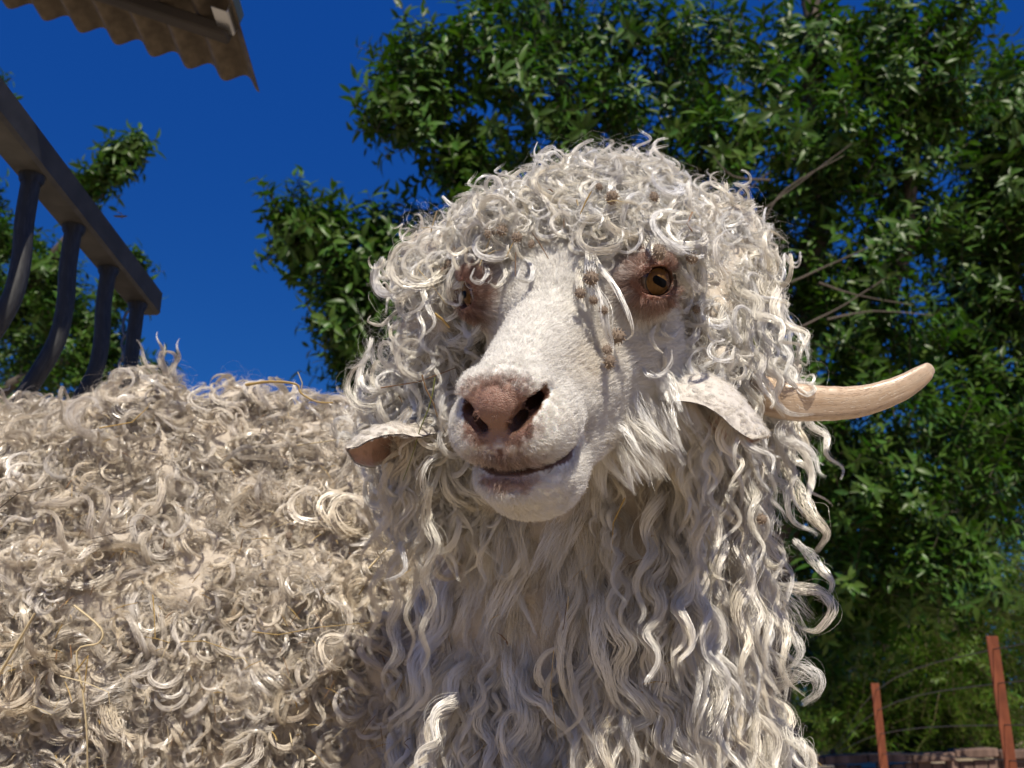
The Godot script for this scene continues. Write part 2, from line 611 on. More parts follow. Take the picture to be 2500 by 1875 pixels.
func skin_color(p: Vector3) -> Color:
	var a := Vector3(absf(p.x), p.y, p.z)
	var white := Color(0.85, 0.82, 0.77)
	var c := white
	c = c.lerp(Color(0.70, 0.62, 0.51), patch(a, Vector3(3.4, -1.0, 5.0), Vector3(1.6, 1.5, 3.2), 0.6) * 0.5)     # cream flank of the nose
	c = c.lerp(Color(0.28, 0.155, 0.11), patch(a, EYE + EYE_AXIS * 1.3, Vector3(2.3, 2.2, 2.2), 0.45))           # skin round the eye
	c = c.lerp(Color(0.20, 0.095, 0.065), patch(a, EYE + EYE_AXIS * 1.5, Vector3(1.45, 1.15, 1.4), 0.12))
	c = c.lerp(Color(0.27, 0.155, 0.115), patch(a, Vector3(0, -0.9, 12.7), Vector3(2.25, 1.15, 1.9), 0.25))        # nose leather
	c = c.lerp(Color(0.27, 0.155, 0.115), patch(a, Vector3(0.5, -2.3, 13.0), Vector3(1.6, 1.0, 1.5), 0.25))
	c = c.lerp(Color(0.38, 0.25, 0.20), patch(a, Vector3(0.0, -4.1, 13.2), Vector3(2.2, 0.9, 1.7), 0.5) * 0.85)   # lip
	c = c.lerp(Color(0.46, 0.31, 0.24), patch(a, Vector3(0.0, -5.4, 12.8), Vector3(1.7, 0.5, 1.2), 0.35))
	c = c.lerp(Color(0.16, 0.09, 0.07), patch(a, Vector3(0, -4.85, 13.0), Vector3(1.8, 0.16, 1.3), 0.3))
	if mouth(a, 0.0, 0.42, 9.0) < 0.0 and p.y > -5.6: c = Color(0.17, 0.095, 0.07)
	if cap(a, Vector3(0, -2.3, 13.6), Vector3(0, -4.6, 13.3), 0.11, 0.09) < 0.12: c = Color(0.15, 0.075, 0.055)
	if nostril(a, 0.1) < 0.0: c = Color(0.175, 0.092, 0.062)
	return c

func build_goat() -> void:
	var rump := at_pixel(-600, 1500, 1.10)
	goat = thing("angora_goat", "white angora goat with curly fleece, amber eyes and a pale curved horn", "goat", Vector3(at_pixel(900, 1500, 1.0).x, 0, at_pixel(900, 1500, 1.0).z))
	var back := -goat.position
	wool = tinted(0.28)
	wool.metallic_specular = 0.6
	fur = tinted(0.5)
	# where the wool lies: forelock, the drapes over the ears, neck and chest, back and flank, legs
	var mop := [face(-3.4, 2.5, -4.2), face(3.8, 2.5, -4.4)]
	fleece_shapes = [
		[mop[0], mop[1], 0.040, 0.040, 0.03, 0],
		[face(-1.4, 3.3, -5.0), face(2.2, 3.3, -5.0), 0.037, 0.037, 0.03, 0],
		[at_pixel(1580, 555, 0.74), at_pixel(1705, 620, 0.75), 0.034, 0.036, 0.03, 1],
		[at_pixel(1105, 640, 0.71), at_pixel(1035, 960, 0.72), 0.031, 0.024, 0.03, 1],
		[at_pixel(1035, 960, 0.72), at_pixel(1050, 1180, 0.745), 0.024, 0.030, 0.03, 1],
		[at_pixel(1700, 720, 0.69), at_pixel(1682, 880, 0.672), 0.028, 0.022, 0.02, 1],
		[at_pixel(1695, 700, 0.74), at_pixel(1795, 930, 0.77), 0.038, 0.038, 0.03, 1],
		[at_pixel(1485, 950, 0.82), at_pixel(1425, 1950, 0.90), 0.112, 0.150, 0.05, 2],
		[at_pixel(1300, 1620, 1.08), rump, 0.215, 0.25, 0.08, 3],
		[at_pixel(330, 1130, 1.02), at_pixel(380, 1160, 1.02), 0.075, 0.075, 0.05, 3],
		[at_pixel(640, 1130, 1.10), at_pixel(760, 1180, 1.10), 0.07, 0.075, 0.06, 3],
	]
	for leg in [Vector3(0.02, 0, 0.08), Vector3(0.0, 0, -0.12)]:
		var top := at_pixel(1250, 1700, 1.05)
		var foot := Vector3(top.x + leg.x, 0.03, top.z + leg.z)
		fleece_shapes.append([Vector3(foot.x, 0.3, foot.z), Vector3(foot.x, 0.2, foot.z), 0.08, 0.055, 0.06, 3])
		fleece_shapes.append([Vector3(foot.x, 0.2, foot.z), foot, 0.04, 0.03, 0.03, 3])
	for leg in [0.09, -0.1]:
		var top := rump + Vector3(-0.05, 0, leg)
		fleece_shapes.append([Vector3(top.x, 0.42, top.z), Vector3(top.x + 0.06, 0.3, top.z), 0.12, 0.075, 0.08, 3])
		fleece_shapes.append([Vector3(top.x + 0.06, 0.3, top.z), Vector3(top.x - 0.05, 0.2, top.z), 0.06, 0.04, 0.04, 3])
		fleece_shapes.append([Vector3(top.x - 0.05, 0.2, top.z), Vector3(top.x - 0.02, 0.03, top.z), 0.038, 0.03, 0.03, 3])

	var head := nets(0, Vector3(-7.2, -9.6, -12.0), Vector3(7.2, 6.4, 14.6), 0.18, Color.WHITE)
	for i in head.v.size():
		head.c[i] = skin_color(head.v[i])
		head.v[i] = face(head.v[i].x, head.v[i].y, head.v[i].z)
		head.n[i] = (head_basis * head.n[i]).normalized()
	var body := nets(1, Vector3(-1.3, -0.01, -1.5), Vector3(0.42, 1.05, -0.4), 0.011, Color(0.56, 0.49, 0.405))  # dirty inner wool, browner than the locks so the gaps look shaded
	var m := head.mesh()
	body.mesh(m)
	var skin := tinted(0.55)
	skin.subsurf_scatter_enabled = true
	skin.subsurf_scatter_strength = 0.15
	skin.heightmap_enabled = true
	skin.heightmap_scale = 0.05
	skin.uv1_triplanar = true
	skin.uv1_scale = Vector3(28, 28, 28)
	skin.heightmap_texture = noise_tex(0.12, 256, 6, Color.BLACK, Color.WHITE)
	var under := tinted(0.95)
	m.surface_set_material(0, skin)
	m.surface_set_material(1, under)
	put("body", m, null, goat, back)
	build_eyes(back)
	build_horn(back)
	build_ears(back)
	build_fleece(head, body, back)
	build_locks(back)

func build_eyes(back: Vector3) -> void:
	var ball := mat(lin(0.10, 0.055, 0.035), 0.08)
	ball.clearcoat_enabled = true
	ball.clearcoat_roughness = 0.03
	var amber := mat(lin(0.175, 0.095, 0.034), 0.2)
	amber.metallic_specular = 0.2
	amber.albedo_texture = noise_tex(0.03, 128, 8, Color(0.75, 0.7, 0.6), Color(1, 1, 1))
	var black := mat(lin(0.004, 0.004, 0.005), 0.15)
	black.metallic_specular = 0.15
	var rim := mat(lin(0.02, 0.012, 0.01), 0.1)
	for side in [1.0, -1.0]:
		var at := face(EYE.x * side, EYE.y, EYE.z)
		var axis := (head_basis * Vector3(0.74 * side, 0.10, 0.665)).normalized()
		var right := Vector3.UP.cross(axis).normalized()
		right = right.rotated(axis, deg_to_rad(-14.0))
		var up := axis.cross(right)
		var b := Basis(right, up, axis)
		var e := put("eye", sphere_cap(0.0133, PI, 32, 24), ball, goat, back + at)
		e.basis = b
		put("iris_rim", sphere_cap(0.01340, 0.70, 40, 8), rim, e)
		put("iris", sphere_cap(0.01350, 0.635, 40, 8), amber, e)
		put("pupil", pupil_mesh(0.01358), black, e)

func sphere_cap(r: float, reach: float, around: int, rings: int) -> ArrayMesh:
	var s := Soup.new()
	for i in rings + 1:
		var a := reach * i / rings
		for k in around + 1:
			var b := TAU * k / around
			var nn := Vector3(sin(a) * cos(b), sin(a) * sin(b), cos(a))
			s.v.append(nn * r)
			s.n.append(nn)
			s.uv.append(Vector2(nn.x, nn.y) * 0.5)
	for i in rings:
		for k in around:
			var p := i * (around + 1) + k
			s.ix.append_array(PackedInt32Array([p, p + 1, p + around + 1, p + 1, p + around + 2, p + around + 1]))
	return s.mesh()

func pupil_mesh(r: float) -> ArrayMesh:   # a lying bar with rounded ends
	var s := Soup.new()
	var wx := 0.42
	var wy := 0.19
	for i in 25:
		for j in 9:
			var u := (i / 24.0 * 2.0 - 1.0)
			var w := (j / 8.0 * 2.0 - 1.0) * wy * (1.0 - pow(absf(u), 6.0) * 0.7)
			var nn := Vector3(u * wx, w + 0.02 * u * u, 1.0).normalized()
			s.v.append(nn * r)
			s.n.append(nn)
	for i in 24:
		for j in 8:
			var p := i * 9 + j
			s.ix.append_array(PackedInt32Array([p, p + 1, p + 9, p + 1, p + 10, p + 9]))
	return s.mesh()

# an ear: a leaf rolled into a trough; the middle line, the direction of its crest, and how far it is rolled
func ear_mesh(line: Array, crest: Array, width: float, roll: float) -> Soup:
	var mid := spline(line, 8)
	var ups := spline(crest, 8)
	var n := mid.size()
	var s := Soup.new()
	var across := 18
	for layer in 2:
		for i in n:
			var f := float(i) / (n - 1)
			var t := (mid[mini(i + 1, n - 1)] - mid[maxi(i - 1, 0)]).normalized()
			var up := (ups[i] - t * ups[i].dot(t)).normalized()
			var side := t.cross(up)
			var w := width * (0.55 + 0.45 * sin(minf(1.0, f * 1.7) * PI * 0.5)) * sqrt(maxf(0.0, 1.0 - pow(f, 3.2)))
			for k in across + 1:
				var u := k / float(across) * 2.0 - 1.0
				var a := u * roll
				var r := w / maxf(roll, 0.2)
				var edge := 1.0 - pow(absf(u), 4.0)
				var dirn := side * sin(a) + up * cos(a)
				var p := mid[i] + side * sin(a) * r + up * (cos(a) - 1.0) * r
				p += dirn * (0.0016 if layer == 0 else -0.0016) * (0.45 + 0.55 * edge)
				p += dirn * bumps.get_noise_3dv(p * 3.0) * 0.0015
				s.v.append(p)
				s.n.append(dirn if layer == 0 else -dirn)
				s.c.append(Color(0.70, 0.65, 0.59) if layer == 0 or absf(u) > 0.9 else Color(0.55, 0.36, 0.29))
				s.uv.append(Vector2(u, f))
	var row := across + 1
	for layer in 2:
		for i in n - 1:
			for k in across:
				var p := layer * n * row + i * row + k
				var q := PackedInt32Array([p, p + 1, p + row, p + 1, p + row + 1, p + row])
				if layer == 0: q.reverse()
				s.ix.append_array(q)
	for i in n - 1:      # the rims
		for k in [0, across]:
			var p: int = i * row + k
			var q: int = n * row + i * row + k
			s.ix.append_array(PackedInt32Array([p, p + row, q, q, p + row, q + row] if k == 0 else [p, q, p + row, q, q + row, p + row]))
	return s

var ear_soups := []
func build_ears(back: Vector3) -> void:
	var m := tinted(0.6)
	m.backlight_enabled = true
	m.backlight = Color(0.22, 0.12, 0.08).linear_to_srgb()
	m.heightmap_enabled = true
	m.heightmap_scale = 0.03
	m.uv1_triplanar = true
	m.uv1_scale = Vector3(30, 30, 30)
	m.heightmap_texture = noise_tex(0.06, 256, 15, Color.BLACK, Color.WHITE, 0.3)
	var up := cam_basis * Vector3(0.1, 0.95, -0.3)
	var right := ear_mesh([at_pixel(1600, 915, 0.68), at_pixel(1690, 912, 0.648), at_pixel(1780, 952, 0.63), at_pixel(1872, 1066, 0.62)],
		[up, up, cam_basis * Vector3(0.3, 0.9, -0.25), cam_basis * Vector3(0.6, 0.75, -0.1)], 0.050, 1.45)
	fur_on_ear(right, put("ear", right.mesh(), m, goat, back))
	var up2 := cam_basis * Vector3(-0.1, 0.8, -0.6)
	var left := ear_mesh([at_pixel(1060, 1040, 0.72), at_pixel(985, 1040, 0.69), at_pixel(915, 1055, 0.665), at_pixel(848, 1098, 0.65)],
		[up2, up2, up2, cam_basis * Vector3(-0.5, 0.75, -0.5)], 0.034, 1.3)
	fur_on_ear(left, put("ear", left.mesh(), m, goat, back))

func fur_on_ear(s: Soup, ear: Node3D) -> void:
	var pick := Pick.new(s)
	var coat := Coat.new()
	var tip := s.v[s.v.size() / 2 - 10]
	for i in 1500:
		var at := pick.point(rng)
		var outer: bool = (at[2] as Color).g > 0.5
		if not outer and rng.randf() < 0.7: continue
		var flow: Vector3 = (tip - at[0]).normalized()
		flow = (flow - at[1] * flow.dot(at[1])).normalized() + at[1] * rng.randf_range(0.03, 0.2)
		coat.add("fur", rng.randi() % 6, placed(at[0], flow, at[1], rng.randf_range(0.3, 0.5)), shade(Color(0.74, 0.70, 0.64) if outer else Color(0.55, 0.42, 0.35), 0.1))
	lay(coat, "ear_fur", fur, ear)

func build_horn(back: Vector3) -> void:
	var path := spline([at_pixel(1640, 760, 0.79), at_pixel(1720, 860, 0.77), at_pixel(1800, 935, 0.735), at_pixel(1900, 975, 0.705), at_pixel(2000, 985, 0.70), at_pixel(2100, 980, 0.70), at_pixel(2190, 952, 0.70), at_pixel(2245, 920, 0.70), at_pixel(2265, 903, 0.70)], 9)
	var n := path.size()
	var s := Soup.new()
	var sides := 28
	var front := cam_basis * Vector3(0.1, -0.35, 0.93)
	var run := 0.0
	for i in n + 4:
		var f := minf(1.0, float(i) / (n - 1))
		var j := mini(i, n - 1)
		var t := (path[mini(j + 1, n - 1)] - path[maxi(j - 1, 0)]).normalized()
		var zf := (front - t * front.dot(t)).normalized()
		var yu := zf.cross(t)
		if i > 0: run += path[j].distance_to(path[maxi(j - 1, 0)])
		var high := lerpf(0.0158, 0.0058, pow(f, 2.0))
		var deep := high * 0.62
		var at := path[j]
		if i >= n:
			var e := (i - n + 1) / 4.0
			at += t * high * 0.75 * sin(e * PI * 0.5)
			high *= cos(e * PI * 0.5) + 0.001
			deep *= cos(e * PI * 0.5) + 0.001
		var ring := 1.0 + 0.022 * sin(f * 74.0 + 2.0 * bumps.get_noise_1d(f * 2.0)) * (1.0 - f * 0.8) + 0.02 * bumps.get_noise_1d(run * 300.0)
		for k in sides + 1:
			var a := TAU * k / sides
			# a keel runs along the front, below the middle
			var keel := 0.22 * exp(-pow(wrapf(a + 0.55, -PI, PI) / 0.35, 2.0))
			var p := zf * cos(a) * deep * (1.0 + keel) + yu * sin(a) * high * (1.0 + keel * 0.4)
			s.v.append(at + p * ring)
			s.uv.append(Vector2(float(k) / sides * 2.0, run * 9.0))
	for i in n + 3:
		for k in sides:
			var p := i * (sides + 1) + k
			s.ix.append_array(PackedInt32Array([p, p + 1, p + sides + 1, p + 1, p + sides + 2, p + sides + 1]))
	smooth_normals(s, path)
	var m := mat(Color.WHITE, 0.32)
	m.albedo_texture = horn_texture()
	m.heightmap_enabled = true
	m.heightmap_texture = m.albedo_texture
	m.heightmap_scale = 0.12
	m.clearcoat_enabled = true
	m.clearcoat = 0.2
	m.clearcoat_roughness = 0.25
	put("horn", s.mesh(), m, goat, back)

func smooth_normals(s: Soup, path: PackedVector3Array) -> void:
	s.n.resize(s.v.size())
	s.n.fill(Vector3.ZERO)
	for i in range(0, s.ix.size(), 3):
		var f := (s.v[s.ix[i + 2]] - s.v[s.ix[i]]).cross(s.v[s.ix[i + 1]] - s.v[s.ix[i]])
		for k in 3: s.n[s.ix[i + k]] += f
	var seen := {}
	for i in s.v.size():
		var key := Vector3i(s.v[i] * 200000.0)
		seen[key] = seen.get(key, Vector3.ZERO) + s.n[i]
	for i in s.v.size():
		s.n[i] = seen[Vector3i(s.v[i] * 200000.0)].normalized()

func horn_texture() -> ImageTexture:
	var im := Image.create(256, 512, false, Image.FORMAT_RGB8)
	var n := FastNoiseLite.new()
	n.seed = 4
	n.frequency = 0.02
	n.fractal_octaves = 4
	var r := RandomNumberGenerator.new()
	r.seed = 9
	for y in 512:
		for x in 256:
			var v := n.get_noise_2d(x * 2.5, y * 0.22) * 0.7 + n.get_noise_2d(x * 0.3, y * 1.8 + 900.0) * 0.3
			im.set_pixel(x, y, lin(0.52, 0.37, 0.25).lerp(lin(0.64, 0.50, 0.37), clampf(v + 0.5, 0.0, 1.0)))
	for k in 900:     # short dark cracks along the grain
		var x := r.randi_range(0, 255)
		var y := r.randi_range(0, 500)
		var dark := r.randf_range(0.3, 0.85)
		for j in r.randi_range(4, 16):
			if y + j < 512:
				im.set_pixel(x, y + j, im.get_pixel(x, y + j).lerp(lin(0.20, 0.12, 0.08), dark))
	return ImageTexture.create_from_image(im)

const MOP := Color(0.84, 0.81, 0.75)
const NECK := Color(0.80, 0.755, 0.675)
const FLANK := Color(0.67, 0.60, 0.505)

func build_fleece(head: Soup, body: Soup, back: Vector3) -> void:
	var coats := [Coat.new(), Coat.new(), Coat.new(), Coat.new()]
	# what the photograph could show of each part of the fleece
	var parts := [Soup.new(), Soup.new(), Soup.new(), Soup.new()]
	for k in 4:
		parts[k].v = body.v
		parts[k].n = body.n
		parts[k].c = body.c
	for i in range(0, body.ix.size(), 3):
		var p := (body.v[body.ix[i]] + body.v[body.ix[i + 1]] + body.v[body.ix[i + 2]]) / 3.0
		var nn := body.n[body.ix[i]]
		if p.y < 0.3 or p.x < -0.85 or nn.dot((CAMERA_AT - p).normalized()) < -0.5: continue
		if head_world(p) < 0.001: continue
		parts[region_of(p)].ix.append_array(PackedInt32Array([body.ix[i], body.ix[i + 1], body.ix[i + 2]]))
	var picks := []
	for k in 4: picks.append(Pick.new(parts[k]))
	var pick := Pick.new(body)
	var eyes := [face(EYE.x + 1.2, EYE.y, EYE.z + 1.2), face(-EYE.x - 1.2, EYE.y, EYE.z + 1.2)]
	var crown := face(0, 5.0, -5.0)
	var wanted := [3200, 2700, 640, 5100]      # clumps: single curls on the head, several locks together below
	for r in 4:
		var n_done := 0
		for tries in 40000:
			if n_done >= wanted[r]: break
			var at: Array = picks[r].point(rng)
			var p: Vector3 = at[0]
			var nn: Vector3 = at[1]
			var look := (CAMERA_AT - p).normalized()
			var seen_at := to_pixel(p)
			if (seen_at.x < -200.0 or seen_at.x > 2700.0 or seen_at.y > 2000.0 or nn.dot(look) < -0.25) and rng.randf() < 0.75: continue
			if r == 2 and nn.dot(look) > 0.2 and seen_at.y < 1000.0 and seen_at.x < 1500 and seen_at.x > 1100: continue
			var pe := to_pixel(eyes[0])
			if Vector2(pe.x, pe.y).distance_to(Vector2(seen_at.x + 28.0, seen_at.y + 26.0)) < 104.0: continue
			n_done += 1
			var spin := Vector3(rng.randfn(), rng.randfn(), rng.randfn())
			var roll := rng.randf()
			var kind := "fluff"
			var grow := Vector3.DOWN
			var base := MOP
			var size := rng.randf_range(0.75, 1.15)
			var flat := 0.35
			var members := 1
			match r:
				0:
					var away := (p - crown).normalized()
					grow = (nn * 0.22 + (away - nn * away.dot(nn)) * 0.6 + Vector3(0, -0.15, 0) + (spin - nn * spin.dot(nn)) * 0.45)
					kind = "ring" if roll < 0.58 else ("crescent" if roll < 0.76 else ("bigring" if roll < 0.79 else "fluff"))
				1 when nn.y > 0.35:
					grow = nn * 0.2 + Vector3(0.5, -0.2, 0.2) + (spin - nn * spin.dot(nn)) * 0.5
					kind = "ring" if roll < 0.6 else ("crescent" if roll < 0.8 else "fluff")
				1:
					grow = nn * 0.2 + Vector3(0, -0.9, 0) + spin * 0.2
					kind = "ring" if roll < 0.35 else ("crescent" if roll < 0.5 else ("shortwave" if roll < 0.62 else ("wave" if roll < 0.68 and seen_at.x > 1500.0 else ("bigring" if roll < 0.78 else "fluff"))))
				2:
					grow = nn * 0.12 + Vector3(0, -1.0, 0) + spin * 0.14
					kind = "wave" if roll < 0.62 else ("shortwave" if roll < 0.74 else ("bigring" if roll < 0.82 else ("soft" if roll < 0.9 else "fluff")))
					if seen_at.x > 1120 and seen_at.x < 1450 and seen_at.y < 1480: kind = "silk"
					base = NECK
					members = rng.randi_range(2, 4)
					size = rng.randf_range(0.6, 1.45)
					flat = 0.6
				3:
					var whirl := bumps.get_noise_3dv(p * 0.28) * 9.0      # neighbouring locks lie the same way
					var east := nn.cross(Vector3(0.1, 0.2, 1.0)).normalized()
					grow = nn * 0.36 + Vector3(0.1, -0.35, 0) + (east * cos(whirl) + nn.cross(east) * sin(whirl)) * 0.42 + (spin - nn * spin.dot(nn)) * 0.34
					kind = "crescent" if roll < 0.38 else ("ring" if roll < 0.68 else ("bigring" if roll < 0.80 else ("shortwave" if roll < 0.88 else "fluff")))
					base = FLANK
					members = rng.randi_range(2, 4)
					size = rng.randf_range(0.6, 1.0) + 0.6 * pow(rng.randf(), 2.5)
			if kind == "fluff" and r > 1: base = Color(0.62, 0.545, 0.45)  # dirty brown that also darkens the gaps as shade would
			var tone := shade(base, 0.1 if r < 2 else 0.16)
			var variant: int = rng.randi() % hair_kinds[kind].size()
			var facing := nn.cross(grow).normalized() * signf(spin.x) + spin * flat
			for m in members:
				var j := Vector3(rng.randfn(), rng.randfn(), rng.randfn())
				var q := p + (j - nn * j.dot(nn)) * (0.0 if m == 0 else 0.005)
				if m > 0 and rng.randf() < 0.4: variant = rng.randi() % hair_kinds[kind].size()
				coats[r].add(kind, variant, placed(q - nn * 0.007, grow + j * (0.0 if m == 0 else 0.12), facing + j * (0.0 if m == 0 else 0.25), size * rng.randf_range(0.85, 1.1)), shade(tone, 0.06))
	# matted, dirty wool between the locks, its brown also painting shade into the gaps
	for i in 5200:
		var r := 3 if i % 5 else 2
		var at: Array = picks[r].point(rng)
		var p: Vector3 = at[0]
		var sp := to_pixel(p)
		if sp.x < -100.0 or sp.y > 1950.0: continue
		coats[r].add("fluff", rng.randi() % 8, placed(p - at[1] * 0.006, at[1] + Vector3(rng.randfn(), rng.randfn(), rng.randfn()) * 0.8, at[1], rng.randf_range(0.6, 1.0)), shade(Color(0.62, 0.545, 0.45), 0.15))
	# loose single hairs standing off the fleece
	for i in 4200:
		var at := pick.point(rng)
		var p: Vector3 = at[0]
		var nn: Vector3 = at[1]
		if p.x < -0.85 or p.y < 0.3 or nn.dot((CAMERA_AT - p).normalized()) < -0.6 or head_world(p) < 0.003: continue
		var r := region_of(p)
		var pe := to_pixel(eyes[0])
		if Vector2(pe.x, pe.y).distance_to(Vector2(to_pixel(p).x, to_pixel(p).y)) < 95.0: continue
		var spin := Vector3(rng.randfn(), rng.randfn(), rng.randfn())
		coats[r].add("fuzz", rng.randi() % 6, placed(p - nn * 0.004, nn * 0.6 + spin * 0.5, spin, rng.randf_range(0.7, 1.3)), shade([MOP, MOP, NECK, FLANK][r], 0.08))
	# short fur of the face, longer towards the cheeks and the throat
	var fp := Pick.new(head)
	var face_coat := Coat.new()
	var n := 0
	while n < 44000:
		n += 1
		var at := fp.point(rng)
		var w: Vector3 = at[0]
		var p := ((w - head_at) * head_basis) * 100.0
		var nn: Vector3 = at[1]
		var a := Vector3(absf(p.x), p.y, p.z)
		if p.z < -6.0: continue
		if nn.dot((CAMERA_AT - w).normalized()) < -0.5: continue
		var bare := patch(a, Vector3(0, -1.1, 13.0), Vector3(1.9, 0.9, 1.7), 0.3) + patch(a, Vector3(0, -2.5, 13.4), Vector3(1.2, 0.9, 1.0), 0.3)
		if rng.randf() < bare * 0.9: continue
		if nostril(a, 0.2) < 0.0 or mouth(a, 0.0, 0.5, 9.0) < 0.0: continue
		if (a - EYE).length() < 1.62 or (a - EYE - EYE_AXIS * 1.5).length() < 1.05: continue
		var flow := Vector3(signf(p.x) * 0.55 * smoothstep(0.0, 1.5, a.x), -0.25, -1.0)
		if p.y < -5.2: flow = Vector3(signf(p.x) * 0.2, -0.6, -0.75)
		if (a - EYE).length() < 3.4: flow = ((a - EYE - EYE_AXIS).normalized() * Vector3(signf(p.x), 1, 1)) + Vector3(0, 0, -0.3)
		if p.z > 11.5 and p.y < -2.5: flow = Vector3(p.x * 0.4, -1.0, -0.2)
		flow = head_basis * flow
		flow = (flow - nn * flow.dot(nn)).normalized()
		var long := lerpf(0.62, 0.42, smoothstep(2.0, 7.0, p.z)) + 0.15 * rng.randf()
		long *= lerpf(1.0, 2.6, smoothstep(4.0, -4.0, p.z) * smoothstep(1.0, -3.5, p.y))
		long *= 0.6 if p.z > 11.0 else 1.0
		if rng.randf() < 0.075 * smoothstep(5.0, 0.5, a.z) and a.z < 5.0 and a.z > -5.0 and p.y < -3.4 - maxf(0.0, a.z) * 0.45:      # long soft hair of the cheek and jaw
			var g := head_basis * Vector3(signf(p.x) * 0.15, 0, -0.35) + Vector3(rng.randfn() * 0.12, -1.0, rng.randfn() * 0.12) + nn * 0.3
			coats[2].add("silk", rng.randi() % 8, placed(w - nn * 0.002, g, nn, rng.randf_range(0.4, 0.95)), shade(Color(0.84, 0.81, 0.75), 0.06))
		if mouth(a, 0.0, 1.1, 9.0) < 0.0 and a.z < 12.0: long *= 0.35
		if p.z > 11.6 and p.y < -3.7 and p.y > -4.6 and a.x < 1.6: long = rng.randf_range(0.5, 0.85)
		var c: Color = at[2]
		var k := rng.randf_range(0.95, 1.04) if c.g > 0.5 else rng.randf_range(0.6, 1.35)
		if c.g < 0.45 and a.z < 5.0: long = rng.randf_range(0.5, 1.0)
		var t := placed(w - nn * 0.0006, flow + nn * rng.randf_range(0.02, 0.16) + Vector3(rng.randfn(), rng.randfn(), rng.randfn()) * 0.05, nn, 1.0)
		t.basis = t.basis * Basis.from_scale(Vector3(0.9, long, 0.9) if long > 0.65 else Vector3(0.8, long * 1.15, 0.8))
		face_coat.add("fur", rng.randi() % 8, t, Color(c.r * k, c.g * k, c.b * k))
	for i in coats.size():
		lay(coats[i], ["forelock_curls", "ear_curls", "mane", "fleece"][i], wool, goat_part(["forelock", "hanging_curls", "chest_locks", "back_fleece"][i], back))
	lay(face_coat, "fur", fur, goat_part("face_fur", back))

func goat_part(called: String, back: Vector3) -> Node3D:
	var o := Node3D.new()
	o.name = called
	o.position = back
	goat.add_child(o, true)
	return o

